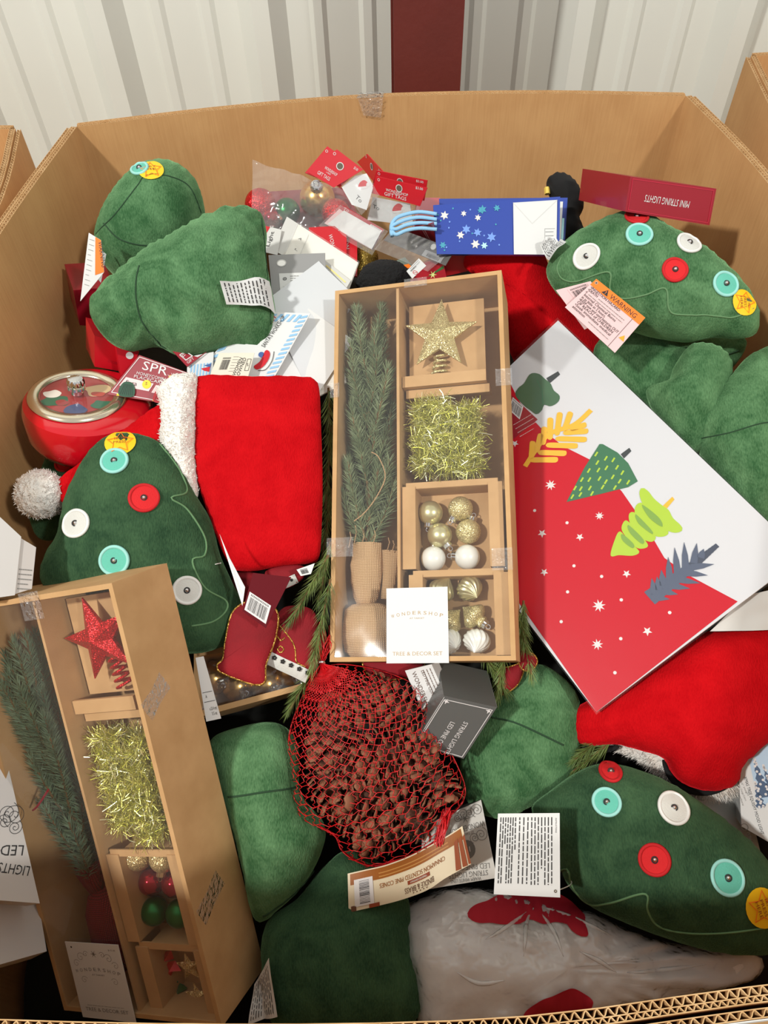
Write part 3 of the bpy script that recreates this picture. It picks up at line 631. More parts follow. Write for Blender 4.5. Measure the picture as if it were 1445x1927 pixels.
# plush under the gift box pack, lower centre
t, P = plush('plush_tree', 'plain green plush between the pine cone net and the red plush, short seam across', 'plush toy',
             [(985, 1262), (1025, 1252), (1085, 1305), (1090, 1390), (1076, 1460), (1010, 1510), (945, 1538), (895, 1525), (872, 1490), (868, 1420), (900, 1350), (940, 1300)], (985, 1400), -.012, .05, GREEN, .3, .05, 61, .004)
P.stitch([(925, 1350), (975, 1362), (1060, 1402)], t, MATS['dark_seam'])
t, P = plush('plush_tree', 'long green plush beside the red-star decor set and the pine cone net', 'plush toy',
             [(395, 1395), (450, 1368), (520, 1360), (560, 1400), (566, 1490), (610, 1550), (606, 1600), (575, 1660), (530, 1705), (490, 1735), (470, 1700), (455, 1620), (430, 1540), (405, 1460)], (500, 1540), .03, .06, GREEN, .35, .05, 63, .004)
P.stitch([(430, 1500), (500, 1490), (560, 1480)], t, MATS['dark_seam']); P.stitch([(590, 1640), (550, 1685), (495, 1725)], t, MATS['dark_seam'])
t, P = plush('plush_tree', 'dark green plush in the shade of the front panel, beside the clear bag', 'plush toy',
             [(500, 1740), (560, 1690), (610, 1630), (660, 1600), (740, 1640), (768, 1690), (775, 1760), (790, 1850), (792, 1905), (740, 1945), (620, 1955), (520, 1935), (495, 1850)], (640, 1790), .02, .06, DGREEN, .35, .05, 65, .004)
care_label(t, P, [(482, 1850), (510, 1800), (525, 1910), (470, 1925)], .012, 7, amp=.004)
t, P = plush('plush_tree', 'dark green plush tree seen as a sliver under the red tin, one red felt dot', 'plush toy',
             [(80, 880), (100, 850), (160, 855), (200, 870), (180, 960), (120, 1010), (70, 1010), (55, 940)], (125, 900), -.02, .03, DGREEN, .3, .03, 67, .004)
P.patch(122, 872, 18, RFELT, RTHR, t)

# ================================================================== red soft things
fr = fr3((1000, 590, -.012), (1150, 590, -.03), (940, 470, .06)); t = thing('plush_cone', 'smooth bright red plush cone behind the gold-star decor set', 'plush toy', fr)
P = Pillow(fr, fr.poly([(875, 505), (882, 472), (920, 449), (972, 445), (1004, 460), (1022, 488), (1036, 525), (1064, 578), (1110, 625), (1165, 690), (1185, 760), (1120, 790), (1040, 740), (975, 690), (948, 600), (930, 530)]), .055, .04, seed=71, wrinkle=.004); P.mesh(RED, 'body', t)
fr = frc(1265, 1340, .018, .35)
body = [(1080, 1392), (1072, 1362), (1084, 1332), (1118, 1312), (1200, 1260), (1290, 1205), (1370, 1178), (1460, 1172), (1515, 1220), (1505, 1310), (1460, 1375), (1420, 1412), (1390, 1440), (1390, 1463), (1370, 1481), (1325, 1486), (1285, 1475), (1262, 1452), (1245, 1425), (1190, 1408), (1150, 1398), (1110, 1403)]
P = Pillow(fr, fr.poly(body), .055, .03, p=.4, seed=73, wrinkle=.005, centre=fr.px(1290, 1340))
t = thing('plush_toy', 'bright red plush toy with white fur underside and black trim, under the gift box pack', 'plush toy', fr); P.mesh(RED, 'body', t)
fr2 = fr.off(0, 0, -.03); fur = [(1110, 1400), (1150, 1405), (1200, 1425), (1240, 1455), (1290, 1490), (1345, 1498), (1400, 1480), (1420, 1450), (1455, 1395), (1490, 1340), (1400, 1300), (1250, 1320), (1150, 1350)]
P2 = Pillow(fr2, fr2.poly(fur), .028, .03, seed=74, wrinkle=.002); o = P2.mesh(WFUR, 'white_fur', t); o.matrix_local = Matrix.Translation((0, 0, -.03))
mb = MB(); n_ = len(P2.P)
for i in range(5200):
    a = i % n_; q = rng.uniform(.86, 1.0); p = P2.c + (P2.P[a] - P2.c) * q + rng.normal(size=2) * .001; d = np.array([*(P2.P[a] - P2.c), .02]) + rng.normal(size=3) * .02
    mb.needle((*p, P2.h(*p)), d, rng.uniform(.006, .012), .0007, WFUR)
mb.build('fur_strands', o, kind='stuff')
for px in ([(1085, 1400), (1105, 1411), (1130, 1411), (1165, 1406)], [(1247, 1430), (1262, 1462), (1290, 1484), (1330, 1491), (1368, 1482)], [(1393, 1432), (1397, 1415), (1418, 1390)]):
    mb = MB(); q = smooth([fr.px(*p, -.006) for p in px], 20, closed=False); mb.tube([(x, y, -.006) for x, y in q], [.001 + .0035 * math.sin(math.pi * i / 19) ** .5 if 0 < i < 19 else .001 for i in range(20)], BLACK, 8); mb.build('black_trim', t, smooth=True)

# santa hat: folded red body, white fleece cuff, cone and pompom
fr = frc(440, 890, .06, .35)
t = thing('santa_hat', 'red velvet santa hat with white fleece cuff and pompom, beside the dotted plush', 'hat', fr)
P = Pillow(fr, fr.poly([(372, 716), (384, 711), (430, 711), (500, 713), (560, 710), (592, 715), (601, 735), (604, 800), (607, 900), (605, 1000), (600, 1050), (585, 1060), (520, 1068), (460, 1076), (430, 1060), (400, 990), (372, 900), (368, 800)]), .032, .02, p=.3, seed=81, wrinkle=.004, n=150)
P.mesh(RED, 'folded_body', t)
P = Pillow(fr.off(0, 0, -.004), fr.poly([(300, 760), (330, 748), (365, 800), (372, 900), (330, 960), (240, 960), (150, 955), (108, 940), (99, 922), (118, 895), (180, 850), (240, 805)], -.004), .014, .014, seed=82, wrinkle=.005)
o = P.mesh(RED, 'cone', t); o.matrix_local = Matrix.Translation((0, 0, -.004))
cuff = Pillow(fr.off(0, 0, .004), fr.poly([(299, 745), (304, 730), (330, 712), (362, 706), (374, 716), (371, 780), (370, 850), (373, 910), (371, 938), (350, 935), (322, 880), (302, 830), (308, 790)], .004), .034, .02, p=.4, seed=83, wrinkle=.006, wf=60)
o = cuff.mesh(WFUR, 'fleece_cuff', t); o.matrix_local = Matrix.Translation((0, 0, .004))
mb = MB()
for i in range(1500):
    a = rng.integers(len(cuff.P)); q = math.sqrt(rng.uniform(0, 1)); p = cuff.c + (cuff.P[a] - cuff.c) * q; d = np.array([*(rng.normal(size=2) * .8), 1.0]); mb.needle((*p, cuff.h(*p) - .002), d, rng.uniform(.003, .006), .0012, WFUR)
mb.build('fleece_tufts', o, kind='stuff')
pc = fr.px(77, 930, -.012)
mb = MB(); k = 48; V = []; r0 = .0305
for i in range(25):
    for j in range(k):
        a = math.pi * i / 24; b = 2 * math.pi * j / k; d = np.array([math.sin(a) * math.cos(b), math.sin(a) * math.sin(b), math.cos(a)]); rr = r0 * (1 + .06 * nz(d, 3, 5) + .06 * nz(d, 9, 6)); V.append(d * rr + [*pc, -.012])
mb.add(V, [[i * k + j, i * k + (j + 1) % k, (i + 1) * k + (j + 1) % k, (i + 1) * k + j] for i in range(24) for j in range(k)], WFUR); o = mb.build('pompom', t, smooth=True)
mb = MB()
for i in range(700): d = nrm(rng.normal(size=3)); mb.needle(d * r0 * .97 + [*pc, -.012], d + rng.normal(size=3) * .6, rng.uniform(.003, .0055), .0013, WFUR)
mb.build('pompom_tufts', o, kind='stuff')
# crimson card strip behind the dotted plush
c = Card('red_card', 'crimson folded card tucked between the dotted plush and the santa hat cone', 'card', [(190, 814), (306, 818), (306, 850), (190, 846)], (.075, .075, .082), .002, CRIM); c.line([(.0, .75), (1, .75)], .0006, DRED); c.done()

# black beanie plush, black boot shape
t, P = plush('black_hat', 'fuzzy black knitted dome behind the top edge of the gold-star set', 'hat', [(672, 540), (676, 520), (690, 502), (715, 494), (745, 496), (765, 508), (772, 525), (765, 548), (720, 560)], (722, 528), .045, .03, BFLEECE, .5, .03, 91, .003, wf=50)
t, P = plush('black_boot', 'soft black plush boot standing by the back panel next to the blue gift bags', 'plush toy', [(1028, 350), (1034, 335), (1055, 329), (1078, 340), (1094, 365), (1098, 390), (1090, 410), (1100, 440), (1090, 470), (1060, 480), (1050, 430), (1040, 385)], (1068, 400), .08, .03, BLACK, .6, .03, 93, .006, wf=30)
mb = MB()
mb.tube([(*fr_, .012) for fr_ in [P.fr.px(1028, 360), P.fr.px(1029, 372)]], .004, mat('gold_trim', (226, 196, 90), .4), 6); mb.build('gold_trim', t)
# ================================================================== cartons
def carton(name, label, quad, fr, d, mt, mside=None, cat='box'):
    c = Card(name, label, cat, quad, None, d, mt, fr=fr, edge=mside or mt, part='carton'); return c
# red string light carton in the back right corner
c = carton('light_carton', 'dark red string light carton lying upside down in the back right corner', [(1335, 424), (1176, 398), (1186, 332), (1348, 355)], fview(1262, 380, .17, .62, -.12, (-1, -.16)), .135, DRED)
c.text('MINI STRING LIGHTS', .28, .44, .80, .44, WINK, .0085)
for P_ in ([(.03, .06), (.97, .06), (.97, .94), (.03, .94), (.03, .06)],): c.line(P_, .0008, mat('red_foil_line', (196, 40, 66), .3))
c.done()
# grey led carton beside the cones
c = carton('light_carton', 'grey string light carton with silver border standing beside the pine cone net', [(935, 1331), (872, 1428), (778, 1400), (835, 1309)], fview(858, 1370, .085, .12, -.75, (-.55, .83)), .075, mat('charcoal_card', (92, 94, 93), .35, coat=.3), mat('charcoal_side', (84, 86, 84), .35, coat=.3))
c.line([(.06, .05), (.97, .05), (.97, .95), (.06, .95), (.06, .05)], .0009, WINK); c.line([(.02, .02), (1, .02)], .0006, WINK)
c.text('LED PINE CONE', .42, .38, 1.0, .38, WINK, .006); c.text('STRING LIGHTS', .36, .60, 1.0, .60, WINK, .006)
for a, b in ((.09, .1), (.09, .9)): c.pr.star(c.q(a, b), .004, c.z + .0003, WINK, 4, .35)
c.done()
A, B = c.q(0, 1), c.q(1, 1)
mb = MB(); e = .0006
def side_face(i, j, mt, dz0, dz1, out=.0005):
    p, q_ = c.c[i], c.c[j]; n2 = nrm(np.array([(q_ - p)[1], -(q_ - p)[0]])); m_ = sum(c.c) / 4
    if n2.dot(p - m_) < 0: n2 = -n2
    return [(*(p + n2 * out), dz0), (*(q_ + n2 * out), dz0), (*(q_ + n2 * out), dz1), (*(p + n2 * out), dz1)]
mb.add(side_face(2, 3, WHITE, -.001, -.074), [[0, 1, 2, 3]], WHITE)
mb.build('white_panel', c.t)
# white led carton under the leaflet
c = Card('printed_carton', 'white carton with brown script wedged between cone net and grey carton', 'box', [(812, 1250), (838, 1308), (800, 1352), (762, 1262)], (.05, .06, .07), .02, WHITE)
c.text('WONDERSHOP', .08, .2, .95, .2, mat('script_ink', (96, 72, 60), .5), .006); c.text('LED PINE CONE', .1, .55, .8, .55, MATS['script_ink'], .004); c.bars(.1, .65, .8, .9, 3, MATS['script_ink'], .0009); c.done()
# white led carton
c = carton('light_carton', 'white and grey string light carton with scrollwork under the cone bag label', [(935, 1652), (790, 1676), (795, 1555), (905, 1505)], frc(880, 1590, .035, .2, (-1, .1)), .03, mat('pale_carton', (214, 212, 206), .5), DGREY)
c.text('LED PINECONE', .06, .80, .62, .72, GINK, .006); c.text('STRING LIGHTS', .10, .88, .62, .83, GINK, .006); c.text('WARM WHITE LENS', .2, .95, .6, .92, GINK, .004)
c.text('WONDERSHOP', .02, .26, .58, .22, GINK, .0065); c.text('AT TARGET', .2, .34, .4, .34, GINK, .003)
c.z += .0003; c.pr.disc(c.q(.34, .56), .0105, c.z, GINK); c.text('15', .29, .53, .38, .52, WINK, .006)
def scroll(card, a, b, s_, n=60, flip=1, mt=GINK, turns=2.2):
    ctr = card.q(a, b); pts = [ctr + flip * np.array([math.cos(t_) * s_ * (t_ / (turns * 6.28)), math.sin(t_) * s_ * (t_ / (turns * 6.28))]) for t_ in np.linspace(.6, turns * 6.28, n)]
    card.pr.line(pts, .0006, card.z + .0003, mt)
for a, b, s_, f_ in ((.1, .1, .008, 1), (.22, .1, .006, -1), (.1, .42, .008, -1), (.2, .44, .006, 1), (.32, .08, .007, 1), (.42, .1, .005, -1)): scroll(c, a, b, s_, flip=f_)
c.pr.star(c.q(.3, .15), .006, c.z + .0003, GINK, 6, .2); c.done()
# white carton at the left wall
c = carton('light_carton', 'white string light carton with black scrollwork leaning at the left wall', [(75, 1700), (-30, 1692), (-62, 1432), (10, 1420)], fview(10, 1600, .12, .25, .1, (-1, -.1)), .05, mat('white_carton', (214, 212, 210), .5))
c.text('LED', .05, .62, .52, .62, INK, .011); c.text('LIGHTS', .02, .76, .62, .74, INK, .010)
for a, b, s_, f_ in ((.1, .42, .013, 1), (.25, .4, .012, -1), (.36, .46, .009, 1), (.16, .5, .008, -1)): scroll(c, a, b, s_, flip=f_, mt=INK)
c.done()
c = carton('flap_carton', 'white carton with torn flap standing in the dark front left corner', [(0, 1640), (60, 1625), (88, 1790), (0, 1815)], fview(40, 1720, .05, .3, .2), .05, mat('white_carton', (214, 212, 210), .5)); c.done()
c = carton('white_carton', 'plain white carton between the left wall and the red-star decor set', [(-30, 945), (40, 1010), (28, 1120), (-40, 1130)], fview(5, 1050, .2, .35, .1), .06, MATS['white_carton'])
c.done()
c = carton('grey_leaflet', 'greyish folded leaflet standing between the left wall and the dotted plush', [(38, 1012), (68, 1030), (60, 1108), (28, 1118)], fview(48, 1065, .18, .2, .1), .002, mat('greyish_paper', (190, 184, 180), .6)); c.bars(.1, .1, .9, .45, 5, GINK, .0012); c.done()  # leaflet paper in a slightly greyer tone than the white cartons
# red cartons at left
c = carton('red_carton', 'dark red carton below the end-on plush at the left wall', [(138, 546), (215, 540), (230, 618), (150, 612)], fview(180, 580, .02, .15, -.55), .08, DRED); c.done()
c = carton('red_carton', 'red carton standing above the round tin, half under the face-down plush', [(178, 632), (232, 645), (232, 700), (178, 690)], fview(205, 665, .03, .2, -.5), .06, REDC); c.text('DORE', .45, .25, .85, .2, CRIM, .004); c.done()
c = carton('red_carton', 'small red carton with a white dot beside the placecard packet', [(218, 648), (262, 662), (246, 700), (228, 712)], fview(240, 675, .045, .1, -.3), .04, REDC); c.z += .0003; c.pr.disc(c.q(.62, .75), .005, c.z, WINK); c.done()
mb = MB(); q_ = S(120, 650, -.02)
# red carton with green strip (right of the black dome)
c = carton('red_carton', 'red carton with a green light strip printed on it, behind the gold-star set', [(795, 497), (832, 481), (840, 522), (770, 530)], fview(805, 510, .05, .0, -.15), .02, CRIM)
c.poly([(.45, .1), (.98, .42), (.98, .58), (.62, .3)], mat('print_green', (60, 110, 60), .4)); c.z += .0003; c.pr.star(c.q(.62, .22), .006, c.z, mat('print_glow', (230, 240, 150), .4), 6, .3); c.done()
c = carton('red_carton', 'plain red carton end between the striped carton and the red plush cone', [(833, 480), (884, 464), (890, 508), (838, 520)], fview(862, 492, .05, -.1, -.15), .03, REDC); c.done()
# mood light carton, bottom right
c = carton('mood_light_carton', 'white mood light carton with a snowy tree picture, at the right wall', [(1490, 1370), (1490, 1610), (1395, 1555), (1388, 1410)], fr3((1388, 1410, .02), (1395, 1600, .02), (1490, 1370, .04)), .06, WHITE)
c.done()
c2 = c
def lp(u, v): return c2.fr.px(u, v)
pr = MB(); pr.flat([lp(1408, 1425), lp(1450, 1395), lp(1480, 1480), lp(1430, 1522)], .0006, mat('snow_sky', (176, 202, 224), .5))
sp_ = mat('snow_pine', (70, 92, 122), .6); r = random.Random(4)
for (bx, by, tx, ty, w_) in ((1440, 1500, 1416, 1420, 16), (1452, 1490, 1436, 1440, 12), (1432, 1520, 1420, 1470, 12)):
    a = lp(bx, by); b = lp(tx, ty); d = b - a; q2 = np.array([-d[1], d[0]]) / np.linalg.norm(d) * w_ * .00055
    L_, R_ = [], []
    for i in range(12): k_ = i / 11; L_.append(a + d * k_ + q2 * (1 - k_) * (1 if i % 2 else .55)); R_.append(a + d * k_ - q2 * (1 - k_) * (1 if i % 2 else .55))
    pr.flat(L_ + R_[::-1], .0009, sp_)
    for i in range(14): k_ = r.random(); p = a + d * k_ + q2 * (1 - k_) * r.uniform(-.8, .8); pr.disc(p, .0016, .0011, WINK, 6)
pr.text('XMAS TREE SQUISHY MOOD LIGHT', lp(1399, 1462), lp(1432, 1570), .0006, INK, .0035)
for i, s_ in enumerate(('10" Height', 'Color Change Colors', 'Squishy Silicone Material', 'Rechargeable Battery', 'USB Charging Cable Included')): pr.text(s_, lp(1393 - i * 5, 1472 + i * 2), lp(1393 - i * 5 + 14, 1472 + i * 2 + 26 + 7 * (i % 3)), .0006, GINK, .002)
pr.text('WEST &', lp(1404, 1565), lp(1412, 1592), .0006, GINK, .004); pr.ring(lp(1401, 1556), .0035, .004, .0006, GINK)
pr.build('print', c.t)
c = carton('white_carton', 'white carton lid lying between the dotted plush and the fur underside', [(1250, 1455), (1400, 1480), (1440, 1640), (1330, 1550)], fr3((1330, 1550, -.005), (1440, 1640, -.02), (1250, 1455, -.01)), .04, OFFW); c.bars(.1, .75, .3, .95, 4, GINK, .0012); c.done()
c = Card('tissue_paper', 'crumpled white tissue sheet sticking out under the gift box pack', 'paper', [(1405, 1120), (1450, 1110), (1470, 1185), (1336, 1188)], (.07, .08, .085), .0004, OFFW, warp=lambda x, y, z: (x, y, z + .004 * nz((x, y, 0), 45, 3))); c.done()

# ================================================================== gift box pack (shrink-wrapped)
GT, GR, GB, GL = (1050, 603), (1512, 1046), (1122, 1340), (766, 872)
c = Card('gift_box_pack', 'shrink-wrapped flat gift box pack, white and red with painted trees, under the gold-star set', 'gift boxes', [GL, GT, GR, GB], (.06, .12, -.05), .006, mat('gloss_white_print', (205, 206, 210), .4, spec=.3), part='box_pack', edge=OFFW)
g = c.fr; PR = MB()
def gp(*pts): return [g.px(u, v) for u, v in pts]
GRED = mat('gloss_red_print', (192, 10, 34), .4, spec=.2)
PR.flat(gp((955, 712), (985, 770), (1020, 808), (1060, 840), (1120, 870), (1170, 925), (1215, 990), (1250, 1050), (1300, 1085), (1388, 1132), GB, (972, 1128), (880, 1020), GL, (860, 790)), .0004, GRED)
GD = mat('print_dark_green', (62, 98, 68), .4, coat=.3); GM = mat('print_mid_green', (48, 108, 72), .4, coat=.3); GY = mat('print_yellow', (232, 178, 46), .4, coat=.3); LIME = mat('print_lime', (168, 198, 48), .4, coat=.3); LIMED = mat('print_olive', (120, 158, 62), .4, coat=.3); NAVY = mat('print_navy', (58, 66, 84), .4, coat=.3); NAVYL = mat('print_slate', (76, 86, 108), .4, coat=.3); BARK = mat('print_bark', (52, 58, 60), .4)
def sm(pts, n=50): return smooth(gp(*pts), n)
# 1 dark green tree
PR.flat(gp((1028, 712), (1050, 699), (1054, 705), (1034, 722)), .0006, BARK)
PR.flat(sm([(986, 722), (998, 704), (1014, 704), (1026, 714), (1036, 722), (1042, 735), (1053, 745), (1050, 757), (1036, 765), (1024, 762), (1020, 772), (1010, 780), (998, 772), (985, 762), (970, 744), (976, 730)]), .0008, GD)
PR.line(gp((1010, 715), (1020, 735), (1022, 762)), .001, .001, GM)
# 2 yellow feathery tree
ax = gp((988, 878), (1030, 820), (1080, 800), (1112, 772))
PR.line(smooth(ax, 24, closed=False), .0065, .0008, GY)
for (a, b) in (((1000, 862), (1003, 832)), ((1010, 850), (1018, 818)), ((1022, 836), (1025, 805)), ((1035, 826), (1036, 788)), ((1048, 818), (1054, 778)), ((1062, 810), (1074, 777)), ((1000, 866), (1048, 866)), ((1015, 852), (1064, 854)), ((1030, 838), (1085, 840)), ((1048, 826), (1102, 828)), ((1062, 815), (1105, 812)), ((1074, 808), (1102, 800))):
    p, q_ = gp(a, b); d = nrm(q_ - p); n2 = np.array([-d[1], d[0]]) * .0044; m_ = (p + q_) / 2; PR.flat(smooth([p - n2 * .7, m_ - n2 * .8, q_ - n2 * .8 - d * .001, q_ + d * .0012, q_ + n2 * .9, m_ + n2 * .9, p + n2 * .7], 26), .0009, GY)
# 3 dotted green tree
PR.flat(gp((1168, 855), (1184, 843), (1188, 849), (1174, 863)), .0006, BARK)
PR.flat(gp((1066, 945), (1100, 880), (1128, 836), (1134, 836), (1162, 852), (1182, 872), (1200, 906), (1182, 917), (1130, 930)), .0008, GM)
for u, v in ((1122, 855), (1140, 863), (1154, 866), (1124, 871), (1108, 886), (1126, 885), (1141, 881), (1161, 880), (1171, 890), (1095, 903), (1109, 903), (1128, 901), (1153, 898), (1166, 906), (1182, 908), (1082, 919), (1093, 920), (1110, 919), (1134, 917), (1157, 918), (1077, 935), (1092, 931), (1114, 929), (1140, 907)):
    a = g.px(u - 2.5, v + 4); b = g.px(u + 2.5, v - 4); PR.line([a, b], .0022, .001, LIME)
# 4 lime tree
PR.flat(gp((1244, 955), (1265, 935), (1269, 940), (1252, 960)), .0006, GY)
for pts in ([(1203, 930), (1208, 918), (1220, 925), (1230, 938), (1244, 950), (1258, 960), (1266, 975), (1280, 988), (1284, 998), (1270, 1003), (1250, 996), (1230, 980), (1212, 955)], [(1195, 955), (1205, 946), (1220, 955), (1235, 975), (1250, 990), (1258, 1003), (1248, 1010), (1230, 1008), (1210, 990), (1196, 972)], [(1183, 970), (1192, 964), (1210, 980), (1225, 1000), (1234, 1012), (1225, 1020), (1205, 1012), (1188, 992)], [(1172, 985), (1180, 980), (1198, 1000), (1216, 1020), (1218, 1030), (1200, 1032), (1182, 1016), (1170, 998)], [(1149, 1046), (1156, 1018), (1166, 1000), (1180, 1015), (1196, 1030), (1203, 1040), (1190, 1046), (1165, 1045)]):
    PR.flat(sm(pts, 40), .0007 + .00015 * len(PR.f) / 200, LIME)
for pts in ([(1208, 950), (1240, 975), (1246, 992), (1222, 975)], [(1196, 968), (1224, 996), (1228, 1006), (1202, 986)], [(1182, 988), (1210, 1015), (1208, 1024), (1186, 1004)], [(1170, 1005), (1192, 1024), (1190, 1032), (1172, 1018)]): PR.flat(sm(pts, 20), .0013, LIMED)
# 5 navy feathered tree
ax = smooth(gp((1222, 1126), (1250, 1105), (1290, 1075), (1350, 1026)), 24, closed=False)
for i in range(len(ax) - 1): PR.line([ax[i], ax[i + 1]], .016 * (1 - i / 26) + .003, .0008, NAVYL if i < 14 else NAVY)
for (a, b) in (((1232, 1118), (1226, 1088)), ((1240, 1110), (1236, 1085)), ((1248, 1102), (1244, 1072)), ((1260, 1090), (1257, 1048)), ((1275, 1080), (1269, 1030)), ((1290, 1070), (1287, 1020)), ((1305, 1060), (1311, 1022)), ((1318, 1050), (1324, 1033)), ((1225, 1124), (1261, 1128)), ((1245, 1112), (1276, 1119)), ((1258, 1102), (1299, 1108)), ((1272, 1090), (1318, 1098)), ((1288, 1078), (1332, 1083)), ((1300, 1068), (1344, 1062))):
    p, q_ = gp(a, b); d = nrm(q_ - p); n2 = np.array([-d[1], d[0]]) * .0042; PR.flat([p - n2, (p + q_) / 2 - n2 * .8, q_, (p + q_) / 2 + n2 * .8, p + n2], .001, NAVYL)
for u, v, r_, k in ((1036, 913, 13, 8), (1128, 971, 10, 8), (1127, 1140, 14, 8), (1124, 1213, 12, 8), (1020, 1004, 10, 5), (1091, 1011, 9, 5), (969, 835, 9, 5), (1024, 1077, 9, 5), (1179, 1080, 9, 5), (1218, 1188, 10, 5)): PR.star(g.px(u, v), r_ * .00058, .0006, WINK, k, .42, .3)
for u, v in ((1006, 961), (1067, 984), (1080, 1065), (1132, 1085), (1068, 1114), (1169, 1129), (1260, 1153), (1056, 1170), (1168, 1202), (1157, 1266)): PR.disc(g.px(u, v), .0021, .0006, WINK, 8)
# bar code label on its left edge
PR.flat(gp((958, 740), (1012, 790), (962, 830), (940, 800)), .0009, DRED); PR.barcode(g.px(958, 772), g.px(978, 790), g.px(965, 748), .0011, WINK, 5, .08)
PR.bars(g.px(966, 800), g.px(1000, 780), g.px(978, 822) - g.px(966, 800), 4, .0011, WINK, .0006)
PR.build('print', c.t)
# shrink film with sealed, puckered edge
mb = MB(); Q = [c.q(*p) for p in ((0, 0), (1, 0), (1, 1), (0, 1))]; k = 24; V = []
for j in range(k + 1):
    for i in range(k + 1):
        a, b = -.006 + 1.012 * i / k, -.006 + 1.012 * j / k; p = c.q(a, b); V.append((*p, .0022 + .0007 * nz((*p, 0), 60) + .0005 * nz((*p, 0), 160) * (1 if min(i, j, k - i, k - j) < 3 else .3)))
mb.add(V, [[j * (k + 1) + i, j * (k + 1) + i + 1, (j + 1) * (k + 1) + i + 1, (j + 1) * (k + 1) + i] for j in range(k) for i in range(k)], film('shrink_film', .008, gloss=.45, rough=.14, bump=(12, .3)))
mb.build('shrink_film', c.t, smooth=True)

# ================================================================== blue gift bags
BLUE = mat('blue_print', (30, 62, 156), .4, coat=.2); SKY = mat('sky_print', (110, 150, 226), .5); AQUA = mat('aqua_print', (60, 150, 176), .5); PALEA = mat('pale_aqua', (176, 232, 238), .5)
def bluebag(label, quad, lifts, env, seed, corner):
    c = Card('gift_bag', label, 'gift bag', quad, lifts, .008, BLUE, part='folded_bag'); r = random.Random(seed)
    for i in range(26 if env else 10):
        a, b = r.uniform(.03, .58), r.uniform(.06, .94); c.z += .00002; mt = r.choice([SKY, AQUA, PALEA, WINK]); s_ = r.uniform(.0035, .008)
        if i % 2: c.pr.star(c.q(a, b), s_, c.z + .0003, mt, 6, .5, r.random())
        else: c.pr.disc(c.q(a, b), .0012, c.z + .0003, mt, 8)
    if env:
        c.z += .001; c.rect(.63, .0, .975, .94, WHITE); c.line([(.63, .94), (.78, .55), (.975, .94)], .0008, OFFW); c.line([(.88, .1), (.88, .45), (.96, .45)], .0004, GINK); c.bars(.885, .12, .95, .4, 5, INK, .0006)
    return c
c = bluebag('blue star-print gift bag at the rear of the pair, white panel edge showing', [(826, 374), (1068, 372), (1062, 470), (830, 462)], (.075, .075, .12), False, 3, 0)
c.z += .001; c.rect(.9, .1, .965, .92, WHITE); c.line([(.975, .1), (.975, .6)], .003, PALEA); c.bars(.915, .1, .95, .3, 3, INK, .0006); c.done()
c = bluebag('blue star-print gift bag lying in front with white envelope panel and cord handles', [(815, 386), (1054, 370), (1052, 480), (822, 478)], (.09, .09, .135), True, 8, 0)
c.done()
CORD = mat('pale_blue_cord', (140, 190, 224), .8, bump=(900, .4, .001))
for i in range(4):
    y0 = 400 + i * 11; P_ = [(822, y0 + (2 if i < 2 else 0)), (790, y0 - 2), (765, y0 + 2), (745, y0 + 10), (736, 425 + i * 3), (738, 445)]
    mb = MB(); q_ = smooth([c.fr.px(u, v, .006) for u, v in P_], 30, closed=False); mb.tube([(x, y, .004 + .002 * i) for x, y in q_], .0026, CORD, 8); mb.build('cord_handle', c.t, smooth=True)

# ================================================================== cards, tags, envelopes (rear centre)
def gift_tag(label, quad, lifts, th=.0015, txt=True, price='$3.00'):
    c = Card('gift_tag_pack', label, 'gift tags', quad, lifts, th, REDC, part='header_card')
    c.text(price, .80, .84, .94, .84, WINK, .0035); c.hole(.5, .66, .0042); c.z += .0002; c.pr.ring(c.q(.07, .86), .0014, .002, c.z, WINK, 10)
    if txt: c.text('WONDERSHOP', .28, .34, .72, .34, WINK, .0042); c.text('at TARGET', .42, .27, .58, .27, WINK, .002); c.text('GIFT TAGS', .28, .10, .72, .10, WINK, .005)
    return c
def pouch(c, quad, tagpoly=None, lines=None, dz=-.004):
    """clear pouch hanging under the header with a white paper tag in it"""
    fr = c.fr; mb = MB(); Q = [fr.px(*p, dz) for p in quad]; mb.prism(Q, dz - .003, dz - .002, WHITE) if tagpoly is None else mb.prism([fr.px(*p, dz) for p in tagpoly], dz - .003, dz - .002, WHITE)
    tgo = mb.build('paper_tag', c.t)
    pr = MB()
    if lines: lines(pr, lambda u, v: fr.px(u, v, dz))
    if pr.v: pr.build('print', tgo, Fr((0, 0, dz - .0018), (1, 0, 0), (0, 1, 0)))
    mb = MB(); k = 10; V = []
    for j in range(k + 1):
        for i in range(k + 1): a, b = i / k, j / k; p = Q[0] * (1 - a) * (1 - b) + Q[1] * a * (1 - b) + Q[2] * a * b + Q[3] * (1 - a) * b; V.append((*p, dz + .002 * nz((*p, 0), 60, 2)))
    mb.add(V, [[j * (k + 1) + i, j * (k + 1) + i + 1, (j + 1) * (k + 1) + i + 1, (j + 1) * (k + 1) + i] for j in range(k) for i in range(k)], FILM2); mb.build('clear_pouch', c.t, smooth=True)
def santahat(pr, f_, u, v, s_, mir=1):
    P_ = smooth([f_(u + mir * a * s_, v + b * s_) for a, b in ((-1, .6), (-.9, -.2), (-.3, -.8), (.3, -.9), (.8, -.5), (.9, -.1), (.5, .1), (.6, .5))], 30); pr.flat(P_, 0, REDC)
    pr.line([f_(u - s_ * 1.1 * mir, v + .75 * s_), f_(u + .8 * s_ * mir, v + .55 * s_)], .003, .0002, WINK); pr.disc(f_(u + s_ * mir, v), .0028, .0002, WINK, 10)
c = gift_tag('rearmost tilted red gift tag pack, only its corner showing behind its twin', [(616, 275), (676, 318), (640, 352), (574, 325)], (.15, .13, .17)); c.done()
